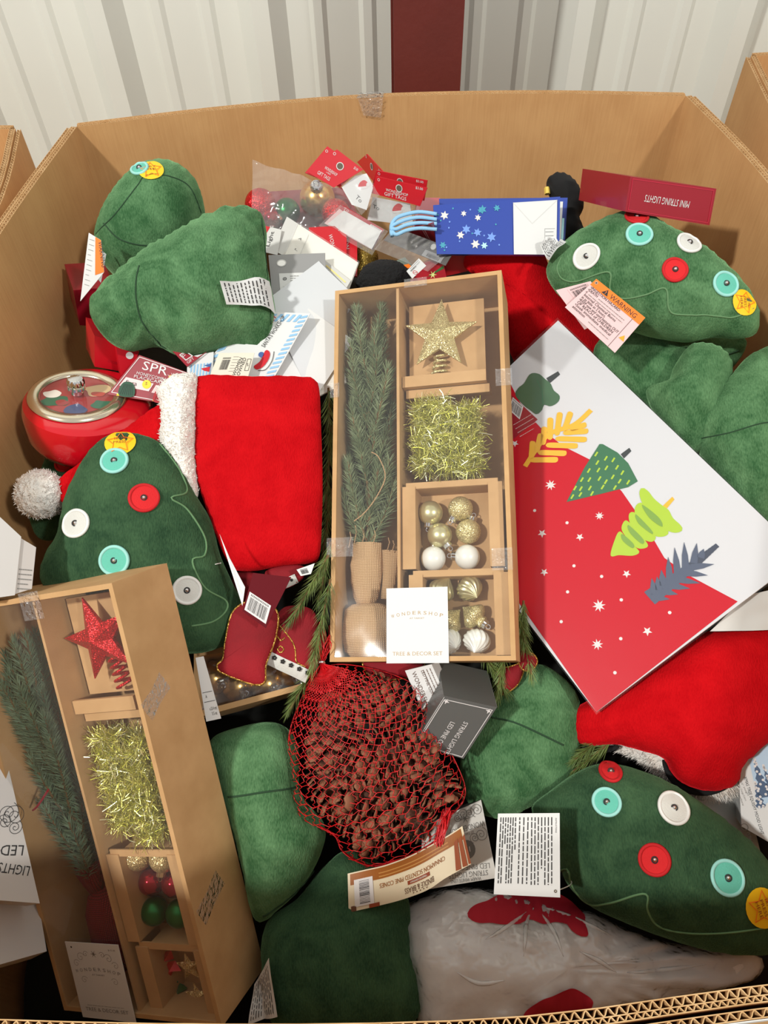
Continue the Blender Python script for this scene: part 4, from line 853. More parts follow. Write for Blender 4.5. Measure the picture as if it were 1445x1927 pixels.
c = gift_tag('tilted red gift tag pack leaning on the back panel, white hat tag below', [(634, 281), (684, 319), (628, 353), (576, 322)], (.165, .145, .185)); 
pouch(c, [(640, 345), (672, 318), (720, 360), (680, 405)], [(643, 352), (668, 331), (690, 326), (703, 350), (690, 395), (662, 385)], lambda pr, f_: (santahat(pr, f_, 684, 347, 9), pr.text('To', f_(668, 372), f_(678, 382), 0, INK, .006))); c.done()
c = gift_tag('red gift tag card peeking up behind the two pairs of tag packs', [(690, 290), (722, 325), (705, 345), (672, 305)], (.10, .10, .13), txt=False); c.done()
c = gift_tag('rear of two overlapping red gift tag packs near the back panel', [(708, 321), (804, 340), (798, 378), (700, 350)], (.115, .115, .14)); c.done()
c = gift_tag('front of two overlapping red gift tag packs, above the cord handles', [(708, 332), (804, 354), (790, 388), (697, 363)], (.13, .13, .155))
pouch(c, [(697, 366), (790, 390), (778, 430), (690, 410)], [(700, 372), (770, 385), (776, 425), (690, 415)], lambda pr, f_: (santahat(pr, f_, 748, 393, 10), pr.text('To', f_(700, 392), f_(712, 397), 0, INK, .006))); c.done()
c = Card('tag_pack', 'clear pouch of white gift tags with a red band and small bar code', 'gift tags', [(646, 386), (722, 432), (700, 470), (610, 420)], (.055, .055, .08), .002, PINK, part='paper_tag')
c.poly([(0, .8), (.0, 1.0), (1.0, 1.0), (1.0, .62)], CRIM); c.barcode(.72, .66, .98, .92, WINK, 9); c.text('To', .08, .82, .2, .86, PINK, .005)
pouch(c, [(640, 385), (730, 435), (700, 480), (600, 425)], [(646, 395), (716, 435), (698, 468), (615, 420)], None, .004); c.done()
# red wonder cards pair
for quad, l_, lab in (([(618, 424), (672, 422), (672, 520), (618, 516)], .04, 'rear red card of a pair, half covered by its neighbour'), ([(581, 428), (652, 424), (652, 505), (581, 500)], .046, 'front red card of a pair beside the white stationery sleeve')):
    c = Card('red_card', lab, 'card', quad, (l_, l_, l_ + .012), .002, REDC); c.text('ab', .78, .87, .95, .87, WINK, .005); c.text('WON', .52, .78, .6, .5, WINK, .006); c.done()
# ornament box with clear lid: gold, red and green baubles under crumpled film
c = Card('bauble_tray', 'low tray under the crumpled film, holding loose baubles by the back panel', 'tray', [(480, 362), (650, 352), (690, 440), (500, 440)], (-.01, -.01, .03), .02, mat('tray_red', (120, 20, 26), .6), part='tray'); c.done(); TR = c
# ================================================================== baubles
BM = {}
def lathe_mesh(key, prof, mt, k=28, mod=None, smooth=True):
    if key in BM: return BM[key]
    mb = MB(); mb.lathe(prof, mt, k, mod=mod); o = mb.build('tmp', smooth=smooth); me = o.data; me.name = key; bpy.data.objects.remove(o); BM[key] = me; return me
def sph(r, n=16): return [(max(r * math.sin(math.pi * i / n), 1e-5), -r * math.cos(math.pi * i / n)) for i in range(n + 1)]
CHAMP = mat('champagne_satin', (214, 206, 160), .3, .75); PEARL = mat('pearl_white', (236, 236, 228), .22, .1, coat=.4); RSH = mat('red_shiny', (168, 12, 30), .12, .8); GSAT = mat('green_satin', (24, 110, 52), .3, .7); GOLDS = mat('gold_satin', (222, 180, 110), .25, .85)
GGL = glitter('gold_glitter', (250, 236, 178), (150, 130, 70)); RGL = glitter('red_glitter', (235, 30, 36), (120, 4, 10)); GGL2 = glitter('warm_gold_glitter', (246, 222, 160), (140, 110, 60))
def bauble(label, group, fr0, x, y, z, r, mt, kind='ball', axis=(0, -1, .25), name='bauble'):
    a = nrm(axis); q = np.cross(a, [0, 0, 1.]) if abs(a[2]) < .95 else np.array([1., 0, 0]); q = nrm(q); f2 = Fr(fr0.W(x, y, z), fr0.ex * q[0] + fr0.ey * q[1] + fr0.n * q[2], np.array([0, 0, 1.]))
    ax = fr0.ex * a[0] + fr0.ey * a[1] + fr0.n * a[2]; e1 = fr0.ex * q[0] + fr0.ey * q[1] + fr0.n * q[2]; f2 = Fr(fr0.W(x, y, z), e1, np.cross(ax, e1))
    t = thing(name, label, 'ornament', f2, group)
    if kind == 'ball': me = lathe_mesh('ball_%s_%.3f' % (mt.name, r), sph(r), mt)
    elif kind == 'onion':
        prof = [(1e-5, -r * 1.15), (r * .12, -r * 1.02), (r * .4, -r * .75), (r * .8, -r * .4), (r, -r * .05), (r * .95, r * .3), (r * .7, r * .62), (r * .35, r * .8), (r * .2, r * .86)]
        P_ = smooth(prof, 24, closed=False); me = lathe_mesh('onion_%s_%.3f' % (mt.name, r), [(max(p[0], 1e-5), p[1]) for p in P_], mt, 112, lambda a_, z_: 1 + .045 * math.cos(14 * (a_ + z_ / r * .55)))
    elif kind == 'top':
        prof = [(1e-5, -r * 1.2), (r * .2, -r * .95), (r * .55, -r * .6), (r * .95, -r * .2), (r * 1.0, r * .1), (r * .75, r * .4), (r * .4, r * .55), (r * .5, r * .75), (r * .25, r * .95)]
        P_ = smooth(prof, 24, closed=False); me = lathe_mesh('top_%s_%.3f' % (mt.name, r), [(max(p[0], 1e-5), p[1]) for p in P_], mt, 40, lambda a_, z_: 1 + .03 * math.cos(8 * a_))
    link('ornament_body', me, t)
    h0 = r * (.97 if kind == 'ball' else .86)
    cap = lathe_mesh('cap_%.3f' % r, [(r * .34, 0), (r * .34, r * .3), (r * .28, r * .36), (r * .12, r * .38)], CHROME, 28, lambda a_, z_: 1 + .06 * math.cos(12 * a_), False)
    cp = link('cap', cap, t, Fr((0, 0, h0 - r * .05), (1, 0, 0), (0, 1, 0)))
    key = 'ring_%.3f' % r
    if key not in BM: mb = MB(); mb.tube([(r * .16 * math.cos(a_), 0, r * .16 * math.sin(a_)) for a_ in np.linspace(0, 6.283, 12, endpoint=False)], r * .03, CHROME, 5, True); o = mb.build('tmp'); BM[key] = o.data; bpy.data.objects.remove(o)
    link('hanging_ring', BM[key], cp, Fr((0, 0, r * .5), (1, 0, 0), (0, 1, 0)))
    return t
# loose baubles at the back under crumpled film
f0 = frc(560, 400, .035, .5)
for (u, v, r, mt, kd, ax, lab) in ((597, 375, .029, GOLDS, 'ball', (.25, .1, 1), 'satin gold bauble with silver cap up, under crumpled film at the back'), (490, 385, .025, RGL, 'ball', (-.3, -.8, .3), 'red glitter bauble under crumpled film beside the plush care label'), (540, 398, .021, GSAT, 'ball', (-.5, -.6, .3), 'green satin bauble under crumpled film between red ones'), (632, 402, .023, RGL, 'ball', (.5, -.6, .2), 'red glitter bauble below the satin gold one'), (512, 412, .018, RSH, 'ball', (0, -1, .2), 'small shiny red bauble behind the white stationery sleeve')):
    x, y = f0.px(u, v); bauble(lab, 'loose baubles under crumpled film', f0, x, y, .0, r, mt, kd, ax)
mb = MB(); k = 26; V = []; Q = [f0.px(*p, .04) for p in ((472, 430), (690, 450), (668, 360), (475, 300))]
for j in range(k + 1):
    for i in range(k + 1):
        a, b = i / k, j / k; p = Q[0] * (1 - a) * (1 - b) + Q[1] * a * (1 - b) + Q[2] * a * b + Q[3] * (1 - a) * b
        V.append((*p, .036 + .012 * math.sin(a * 3.1) * math.sin(b * 3.1) + .012 * nz((p[0] - p[1], (p[0] + p[1]) * .4, 0), 22, 3) + .005 * nz((*p, 1), 50, 3)))
mb.add(V, [[j * (k + 1) + i, j * (k + 1) + i + 1, (j + 1) * (k + 1) + i + 1, (j + 1) * (k + 1) + i] for j in range(k) for i in range(k)], FILM2)
o = mb.build('plastic_wrap', fr=f0, smooth=True); tag(o, 'crumpled clear plastic wrap over the loose baubles at the back', 'plastic wrap')

# white stationery sleeve, grey hang card, envelopes
c = Card('stationery_pack', 'white note cards in a clear sleeve under the grey hang card', 'stationery', [(540, 408), (674, 494), (655, 545), (512, 470)], (.05, .05, .065), .003, mat('warm_white_card', (238, 236, 226), .45), part='card_stack')
c.rect(.0, .0, .17, 1, OFFW); c.line([(.34, .1), (.34, .9)], .0008, OFFW); c.text('L', .25, .3, .29, .3, INK, .003); c.text('A', .24, .62, .28, .62, INK, .004)
mb = MB(); k = 12; V = []
for j in range(k + 1):
    for i in range(k + 1): p = c.q(.16 + .86 * i / k, -.02 + 1.04 * j / k); V.append((*p, .0025 + .002 * nz((*p, 0), 70, 4)))
mb.add(V, [[j * (k + 1) + i, j * (k + 1) + i + 1, (j + 1) * (k + 1) + i + 1, (j + 1) * (k + 1) + i] for j in range(k) for i in range(k)], FILM2); mb.build('clear_sleeve', c.t, smooth=True); c.done()
c = Card('booklet', 'slim white booklet with a yellow line beside the blank envelope', 'card', [(612, 490), (660, 528), (648, 548), (606, 505)], (.056, .056, .06), .004, OFFW); c.line([(.1, .6), (.9, .6)], .002, mat('pale_yellow', (240, 220, 140), .5)); c.bars(.1, .1, .8, .35, 2, INK, .001); c.done()
c = Card('hang_card', 'grey hang card with round hole and white bar code panel', 'packaging card', [(505, 480), (612, 476), (612, 552), (512, 556)], (.06, .06, .075), .0012, GREYC)
c.hole(.22, .78, .0055, CHROME); c.rect(.16, .0, .95, .52, WHITE); c.z += .0003; c.pr.ring(c.q(.26, .38), .0018, .0028, c.z, INK); c.pr.disc(c.q(.26, .38), .0009, c.z, INK, 10); c.bars(.36, .28, .8, .44, 4, INK, .0006); c.barcode(.2, .02, .5, .2, None, 4); c.done()
c = Card('red_card', 'small white and red card printed with script, edge of the face-down plush', 'card', [(497, 425), (530, 432), (522, 480), (500, 475)], (.05, .05, .065), .001, OFFW); c.text('Light', .3, .25, .6, .85, INK, .006); c.poly([(0, .6), (.35, 1), (0, 1)], REDC); c.done()
c = Card('dark_hang_card', 'charcoal hang card in clear plastic below the blue gift bag', 'packaging card', [(744, 428), (856, 470), (838, 500), (722, 452)], (.07, .075, .085), .0012, DGREY)
c.rect(.62, .02, .92, .42, GREYC); c.barcode(.66, .05, .9, .3, GREYC, 6); c.hole(.7, .72, .0035, OFFW); c.line([(.08, .6), (.13, .75), (.18, .6), (.08, .6)], .0006, GINK); c.pr.star(c.q(.38, .5), .003, c.z + .0003, WINK, 4, .4); c.pr.star(c.q(.48, .38), .0028, c.z + .0003, WINK, 4, .4); c.bars(.55, .5, .68, .7, 3, GINK); 
mb = MB(); Q = [c.fr.px(*p) for p in ((722, 452), (856, 470), (800, 520), (700, 480))]; mb.flat([c.q(0, 1), c.q(1, 1), c.fr.px(806, 512), c.fr.px(705, 470)], .002, FILM2); mb.build('clear_pouch', c.t); c.done()
c = Card('hang_tag', 'white hang tag with a red prohibition mark beside the black dome', 'tag', [(765, 510), (788, 486), (802, 500), (776, 524)], (.09, .09, .095), .0006, WHITE); c.z += .0003; c.pr.ring(c.q(.3, .25), .0028, .0034, c.z, REDC); c.line([(.18, .38), (.42, .1)], .0006, REDC); c.text('WARN', .15, .58, .55, .58, INK, .0022); c.bars(.2, .7, .9, .9, 2, GINK, .0005); c.done()
t, P = plush('gold_glitter_ornament', 'dark gold glitter ornament half hidden beside the black dome', 'ornament', [(668, 500), (672, 470), (700, 465), (712, 485), (700, 505), (680, 530)], (688, 495), .02, .02, glitter('old_gold_glitter', (190, 160, 70), (60, 44, 12)), .5, .02, 5, .003)
c = Card('plaid_card', 'dark red card with a dotted white line under the blue cords', 'card', [(744, 440), (815, 420), (822, 475), (770, 455)], (.04, .04, .05), .002, DRED); c.line([(.7, 1), (.92, .1)], .0006, WINK); c.line([(.75, 1), (.96, .1)], .0006, WINK); c.done()
c = Card('red_carton', 'flat red carton leaning at the back panel behind the tag packs', 'carton', [(786, 372), (828, 372), (828, 430), (775, 440)], (.05, .05, .09), .004, CRIM); c.done()
c = Card('orange_ornament', 'green and grey ornament card with orange tip behind the black dome', 'card', [(730, 496), (762, 484), (778, 502), (745, 512)], (.055, .055, .06), .001, mat('grey_green_card', (110, 120, 108), .5)); c.poly([(.45, .0), (.9, .0), (.9, .35), (.6, .4)], ORANGE); c.done()

wave = lambda x, y, z: (x, y, z + .003 * math.sin(x * 30) + .002 * nz((x, y, 0), 14, 6))
c = Card('envelope', 'large blank white envelope between the face-down plush and the gold-star set', 'envelope', [(600, 488), (672, 565), (570, 712), (496, 568)], (.064, .056, .078), .0016, mat('blue_white_paper', (206, 209, 212), .5), warp=wave)
c.done()
c = Card('envelope', 'second white envelope edge lying under the large blank one', 'envelope', [(580, 580), (665, 640), (600, 738), (515, 716)], (.056, .052, .058), .0012, WHITE); c.done()
c = Card('card_pack', 'white gift labels with script and red ribbon print beside the gold-star set', 'gift tags', [(640, 650), (652, 720), (600, 745), (560, 712)], (.045, .045, .05), .003, mat('warm_white_card', (238, 236, 226), .45)); 
pr = c.pr; pr.text('To', c.fr.px(604, 690), c.fr.px(612, 702), .0006, INK, .009); pr.line([c.fr.px(576, 706), c.fr.px(634, 688)], .004, .0006, REDC); pr.text('Mer', c.fr.px(562, 702), c.fr.px(575, 712), .0007, REDC, .007); c.done()
# striped label sheet (santa's workshop)
PBL = mat('pale_blue_stripe', (140, 186, 220), .5)
def stripes(c, a0, b0, a1, b1, n, along):
    for i in range(n):
        f0_, f1_ = i / n, (i + .5) / n; s_ = .35 / n
        if along == 'x': c.poly([(a0 + (a1 - a0) * f0_, b0), (a0 + (a1 - a0) * f1_, b0), (a0 + (a1 - a0) * (f1_ + s_), b1), (a0 + (a1 - a0) * (f0_ + s_), b1)], PBL)
        else: c.poly([(a0, b0 + (b1 - b0) * f0_), (a0, b0 + (b1 - b0) * f1_), (a1, b0 + (b1 - b0) * (f1_ + s_)), (a1, b0 + (b1 - b0) * (f0_ + s_))], PBL)
        c.z -= .00015
c = Card('gift_label_sheet', 'striped white and pale blue gift label sheet with sleigh print in clear sleeve', 'gift labels', [(470, 585), (584, 590), (515, 712), (360, 716)], (.062, .066, .075), .0012, WHITE)
c.z += .0003; stripes(c, .88, 0, .98, .98, 14, 'y'); stripes(c, .0, .86, .9, .97, 9, 'x'); c.z += .0003
pr = c.pr; z = c.z + .0004
pr.text("SANTA'S WORKSHOP", c.fr.px(498, 655), c.fr.px(538, 598), z, INK, .0058); pr.text('DELIVERY', c.fr.px(492, 640), c.fr.px(522, 596), z, REDC, .0055)
pr.flat(smooth([c.fr.px(*p) for p in ((478, 690), (490, 680), (500, 660), (508, 664), (506, 676), (496, 690), (484, 696))], 30), z, REDC); pr.line(smooth([c.fr.px(*p) for p in ((486, 698), (500, 696), (512, 680), (516, 662))], 20, closed=False), .0008, z, INK); pr.disc(c.fr.px(492, 668), .004, z, mat('sleigh_blue', (60, 90, 150), .5), 10)
stripes(c, .02, .0, .1, .8, 8, 'y')
c.done()
c = Card('gift_label_sheet', 'striped label sheet corner with red and blue sleigh beside the gift card tin', 'gift labels', [(352, 672), (402, 662), (400, 712), (352, 712)], (.066, .066, .07), .001, WHITE); stripes(c, .1, .0, .95, .6, 7, 'x'); c.z += .0004; pr = c.pr; pr.flat([c.fr.px(*p) for p in ((378, 694), (396, 690), (394, 700), (384, 698))], c.z, REDC); pr.flat([c.fr.px(*p) for p in ((384, 688), (398, 684), (396, 692))], c.z, mat('sleigh_blue', (60, 90, 150), .5)); c.done()
c = Card('gift_card_label', 'dark red gift label with framed white lettering under the face-down plush', 'gift labels', [(322, 658), (372, 672), (388, 662), (352, 690)], (.074, .074, .08), .002, DRED, fr=frc(350, 672, .076, .3, (1, -.5)))
c = c; c.done(); fr_ = c.fr; pr = MB(); pr.line([fr_.px(*p) for p in ((338, 668), (350, 678), (362, 670), (350, 662), (338, 668))], .0012, .0006, WINK); pr.text('F', fr_.px(346, 676), fr_.px(352, 671), .0006, WINK, .006); pr.text('GIFT', fr_.px(354, 685), fr_.px(366, 676), .0006, WINK, .004); pr.build('print', c.t)
c = Card('women_owned_tag', 'cream price tag with bar code and women owned lettering', 'tag', [(412, 664), (479, 664), (466, 712), (392, 714)], (.082, .082, .088), .0007, CREAM)
c.barcode(.15, .3, .4, .85, None, 11); c.text('WOMEN', .66, .1, .72, .78, INK, .0045); c.text('OWNED', .77, .1, .82, .78, INK, .0045); c.line([(.86, .3), (.96, .3), (.96, .75), (.86, .75), (.86, .3)], .0005, INK); c.text('S', .89, .48, .93, .48, INK, .004); c.bars(.45, .3, .6, .85, 6, GINK, .0005); c.done()
mb = MB()
# spritz honeycomb packet
c = Card('placecard_packet', 'dark red honeycomb placecard packet with two printed name cards, beside the tin', 'party packet', [(262, 668), (372, 708), (350, 765), (202, 742)], (.075, .07, .088), .003, mat('wine_card', (140, 22, 38), .45, coat=.2))
c.line([(.03, .06), (.98, .02), (.98, .98), (.03, .96), (.03, .06)], .0009, WINK)
c.text('SPR', .18, .72, .56, .74, WINK, .012); c.z += .0003; c.pr.disc(c.q(.62, .74), .0022, c.z, YELLOW, 8); c.text('HONEYCOMB', .16, .58, .56, .59, WINK, .0042); c.text('PLACECARD HOLDERS', .16, .49, .98, .50, WINK, .0042)
PKC = mat('name_card', (232, 200, 200), .5); c.rect(.06, .24, .46, .46, PKC); c.rect(.50, .22, .92, .44, PKC); c.text('Sara', .12, .30, .27, .31, INK, .006); c.text('Chris', .58, .28, .8, .29, INK, .006)
c.z += .0003; c.pr.disc(c.q(.38, .40), .0058, c.z, YELLOW, 16); c.text('5', .365, .38, .39, .38, INK, .004)
for a, mt in ((.2, mat('honey_green', (24, 72, 50), .6)), (.66, mat('honey_red', (176, 20, 34), .6))):
    c.z += .0002; c.poly([(a - .09, .05), (a + .09, .07), (a + .07, .02), (a - .08, .0)], YELLOW); ctr = c.q(a, .16); c.pr.flat(smooth([ctr + np.array(p) * .0105 for p in ((-.8, -.8), (.8, -.7), (1, .1), (.5, 1), (-.5, 1), (-1, .1))], 24), c.z + .0005, mt)
    for k_ in range(-3, 4): c.pr.line([ctr + np.array([k_ * .0026, -.006]), ctr + np.array([k_ * .0016, .008])], .0004, c.z + .0008, INK)
c.done()

# ================================================================== round red tin with glass lid
f1 = fview(146, 745, .07, -.12, 1.55)
t = thing('round_tin', 'round shiny red tin with a chrome knob on its clear lid, at the left wall', 'tin', f1)
LAC = mat('red_lacquer', (196, 14, 30), .15, coat=.6); R0 = .064
mb = MB(); mb.lathe([(.066, -.066), (.074, -.062), (.08, -.05), (.082, -.02), (.079, -.008), (.07, -.002), (.05, -.0005)], LAC, 64, o=(.012, 0, 0)); mb.build('tin_body', t, smooth='angle')
mb = MB(); mb.lathe([(R0 * .70, .0015), (R0 * .72, .004), (R0 * .86, .005), (R0 * .93, .003), (R0 * .95, 0)], mat('steel_rim', (226, 214, 190), .18, .9), 64)
mb.f = [f_ for f_ in mb.f if len(f_) == 4]; mb.mi = mb.mi[:len(mb.f)]; mb.build('lid_rim', t, smooth=True)
mb = MB(); mb.disc((0, 0), R0 * .71, .0006, mat('lid_red', (160, 40, 40), .4), 40)
r = random.Random(3)
for cx_, cy_, s_, col in ((-.025, -.012, .02, (30, 96, 64)), (-.03, .004, .012, (236, 226, 214)), (-.018, -.016, .009, (150, 40, 40)), (.024, .012, .018, (222, 190, 140)), (.026, .002, .010, (190, 60, 40)), (.0, -.034, .016, (54, 66, 110)), (.03, -.022, .015, (30, 100, 70)), (-.005, .03, .014, (120, 34, 34))):
    mb.flat(smooth([(cx_ + s_ * math.cos(a_) * r.uniform(.6, 1.1), cy_ + s_ * math.sin(a_) * r.uniform(.5, .9)) for a_ in np.linspace(0, 6.283, 9, endpoint=False)], 24), .0009 + .0001 * len(mb.f), mat('lid_art_%d' % len(mb.f), col, .5))
mb.build('lid_picture', t)
mb = MB(); mb.disc((0, 0), R0 * .72, .0042, FILM, 48); mb.build('lid_glass', t)
mb = MB(); mb.lathe([(.008, .0045), (.008, .009), (.0105, .011), (.0105, .024), (.009, .026), (.004, .0265)], CHROME, 56, mod=lambda a_, z_: 1 + (.05 * math.cos(14 * a_) if z_ > .01 else 0)); mb.build('knob', t, smooth='angle')
# ================================================================== boxed tree & decor sets
BW, BLn, BD = .22, .485, .09
FB1 = Fr((.0439, .6356, .7626), (.9723, -.1284, .1955), (.0314, .9, .4348))
FB2 = Fr((-.3321, .2694, .6189), (.9176, -.1296, .3758), (-.1769, .7136, .6779))
def burlap(name, c1, c2):
    m = mat(name, c1, .9); nt = m.node_tree; N = nt.nodes; b = N['Principled BSDF']; tc = N.new('ShaderNodeTexCoord'); hs = []
    for ax in range(2):
        wv = N.new('ShaderNodeTexWave'); wv.wave_type = 'BANDS'; wv.bands_direction = 'XY'[ax]; wv.inputs['Scale'].default_value = 150; wv.inputs['Distortion'].default_value = 1.2; nt.links.new(tc.outputs['Object'], wv.inputs['Vector']); hs.append(wv)
    mm = N.new('ShaderNodeMath'); mm.operation = 'MULTIPLY'; nt.links.new(hs[0].outputs['Fac'], mm.inputs[0]); nt.links.new(hs[1].outputs['Fac'], mm.inputs[1])
    rp = N.new('ShaderNodeValToRGB'); rp.color_ramp.elements[0].color = lin(c2); rp.color_ramp.elements[1].color = lin(c1); rp.color_ramp.elements[1].position = .5; nt.links.new(mm.outputs[0], rp.inputs[0]); nt.links.new(rp.outputs[0], b.inputs['Base Color'])
    bp = N.new('ShaderNodeBump'); bp.inputs['Strength'].default_value = .6; bp.inputs['Distance'].default_value = .0015; nt.links.new(mm.outputs[0], bp.inputs['Height']); nt.links.new(bp.outputs[0], b.inputs['Normal'])
    return m
BURL = burlap('burlap', (226, 190, 146), (164, 128, 88)); RBURL = burlap('red_burlap', (150, 22, 36), (84, 8, 16))
TINS = mat('gold_tinsel', (232, 228, 128), .34, .85); TINS2 = mat('pale_tinsel', (252, 252, 206), .3, .85); TINS3 = mat('olive_tinsel', (176, 176, 66), .4, .8)
def decor_box(fr, dv, label, v):
    t = thing('decor_set_box', label, 'boxed set', fr); h = .0055
    mb = MB(); mb.box((-BW / 2, -BLn / 2, -BD), (BW / 2, BLn / 2, -BD + .003), KRAFT); mb.build('back_panel', t)
    for a, b in (((-BW / 2, -BLn / 2), (-BW / 2 + h, BLn / 2)), ((BW / 2 - h, -BLn / 2), (BW / 2, BLn / 2))): mb = MB(); mb.box((*a, -BD + .003), (*b, 0), KRAFT); mb.build('long_side', t)
    for a, b in (((-BW / 2 + h, -BLn / 2), (BW / 2 - h, -BLn / 2 + h)), ((-BW / 2 + h, BLn / 2 - h), (BW / 2 - h, BLn / 2))): mb = MB(); mb.box((*a, -BD + .003), (*b, -.0002), KRAFT); mb.build('end_side', t)
    mb = MB(); mb.box((dv - .0035, -BLn / 2 + h, -BD + .003), (dv, BLn / 2 - h, -.004), KRAFT, KRAFT); mb.build('divider', t)
    # star backing card, folded shelf, trays
    x0, x1 = dv, BW / 2 - h
    mb = MB(); mb.box((x0 + .006, .118, -.044), (x1 - .022, .228, -.040), KRAFT); mb.build('star_card', t)
    mb = MB(); mb.box((x0 + .001, .104, -.022), (x1 - .02, .119, -.018), KRAFT); mb.box((x0 + .001, .104, -.06), (x1 - .02, .107, -.022), KRAFT); mb.box((x0 + .004, .092, -.03), (x1 - .017, .103, -.027), KRAFT); mb.box((x0 + .004, .0995, -.06), (x1 - .017, .103, -.03), KRAFT); mb.build('folded_shelf', t)
    for (y0, y1, dx) in ((v['y'][0], v['y'][1], 0), (v['y'][2], v['y'][3], .008)):
        mb = MB(); a0, a1 = x0 + .001 + dx, x1 - .004 + dx * .4; f_ = .017
        mb.box((a0, y0, -.055), (a1, y1, -.052), KRAFT)
        mb.box((a0, y0, -.013), (a0 + f_, y1, -.0105), KRAFT); mb.box((a0 + f_ - .0025, y0, -.052), (a0 + f_, y1, -.013), KRAFT)
        mb.box((a1 - f_, y0, -.013), (a1, y1, -.0105), KRAFT); mb.box((a1 - f_, y0, -.052), (a1 - f_ + .0025, y1, -.013), KRAFT)
        mb.box((a0 + f_, y1 - .003, -.052), (a1 - f_, y1, -.014), KRAFT); mb.box((a0 + f_ - .012, y1 - .0028, -.014), (a1 - f_ + .012, y1 + .005, -.012), KRAFT)
        mb.build('inner_tray', t)
    mb = MB(); k = 20; V = []
    for j in range(k + 1):
        for i in range(k + 1): x = -BW / 2 + .003 + (BW - .006) * i / k; y = -BLn / 2 + .003 + (BLn - .006) * j / k; V.append((x, y, -.0012 + .0009 * nz((x, y, 0), 18, v['seed'])))
    mb.add(V, [[j * (k + 1) + i, j * (k + 1) + i + 1, (j + 1) * (k + 1) + i + 1, (j + 1) * (k + 1) + i] for j in range(k) for i in range(k)], FILM); mb.build('window_film', t, smooth=True)
    for (u, w_, s1, s2) in v['tape']:
        c_ = fr.px(u, w_); mb = MB(); n_ = 6; V = []; x_, y_ = c_
        for j in range(n_ + 1):
            for i in range(n_ + 1): V.append((x_ + s1 * (i / n_ - .5), y_ + s2 * (j / n_ - .5), .0012 + .0005 * nz((i, j, 0), .9, 3)))
        mb.add(V, [[j * (n_ + 1) + i, j * (n_ + 1) + i + 1, (j + 1) * (n_ + 1) + i + 1, (j + 1) * (n_ + 1) + i] for j in range(n_) for i in range(n_)], TAPE); mb.build('clear_tape', t, smooth=True)
    for (y_, z_, s1, s2, rot) in v['side_tape']:
        f2 = Fr((BW / 2 + .0006, y_, z_), (0, 1, 0), (0, 0, 1)); ca, sa = math.cos(rot), math.sin(rot); mb = MB(); mb.flat([(ca * a - sa * b, sa * a + ca * b) for a, b in ((-s1, -s2), (s1, -s2), (s1 * .8, 0), (s1, s2), (-s1, s2), (-s1 * .85, 0))], 0, TAPE); mb.build('clear_tape', t, f2)
    # label
    lx0, lx1, ly0, ly1 = v['lab']; P_ = [(lx0, ly0), (lx1, ly0), (lx1, ly1), (lx0, ly1)]; mb = MB(); mb.prism([np.array(p) + [v['skew'] * (p[1] - ly1), 0] for p in P_], .0016, .0022, WHITE); lo = mb.build('paper_label', t)
    pr = MB(); cx = (lx0 + lx1) / 2; wd = lx1 - lx0; s_ = 'WONDERSHOP'; GI = v['ink']
    for i, ch in enumerate(s_):
        a_ = (i - 4.5) / 4.5; x = cx + a_ * wd * .39; y = ly1 - (ly1 - ly0) * .36 - .0035 * a_ * a_; rot = -.18 * a_; w_ = .0038; pr.text(ch, (x - w_ / 2 * math.cos(rot), y - w_ / 2 * math.sin(rot)), (x + w_ / 2 * math.cos(rot), y + w_ / 2 * math.sin(rot)), 0, GI, .0042)
    pr.text('AT TARGET', (cx - wd * .12, ly1 - (ly1 - ly0) * .42), (cx + wd * .12, ly1 - (ly1 - ly0) * .42), 0, GI, .0018)
    by = ly0 + (ly1 - ly0) * .1; pr.text('TREE & DECOR SET', (cx - wd * .4, by), (cx + wd * .4, by), 0, GI, .0046)
    if v['fancy']:
        for k_ in (-1, 1):
            for (ox, oy, s1) in ((.02, .02, .006), (.028, .012, .005), (.012, .024, .004), (.022, -.008, .005)):
                ctr = np.array([cx + k_ * ox, ly1 - (ly1 - ly0) * .36 + oy - .004]); pr.line([ctr + np.array([k_ * math.cos(a_), math.sin(a_)]) * s1 * a_ / 9 for a_ in np.linspace(.5, 9, 26)], .0004, 0, GI)
        pr.star((cx, ly1 - .013), .005, 0, GI, 6, .25); pr.text('$15.00', (lx1 - .016, ly1 - .008), (lx1 - .006, ly1 - .008), 0, GI, .002); pr.disc((lx0 + .008, ly1 - .006), .0012, 0, INK, 10); pr.bars((cx - wd * .35, by + .007), (cx + wd * .35, by + .007), (0, .001), 1, 0, GI, .0004)
    pr.build('print', lo, Fr((0, 0, .0024), (1, 0, 0), (0, 1, 0)), warp=lambda x, y, z: (x + v['skew'] * (y - ly1), y, z), kind='stuff' if v['fancy'] else None)
    return t
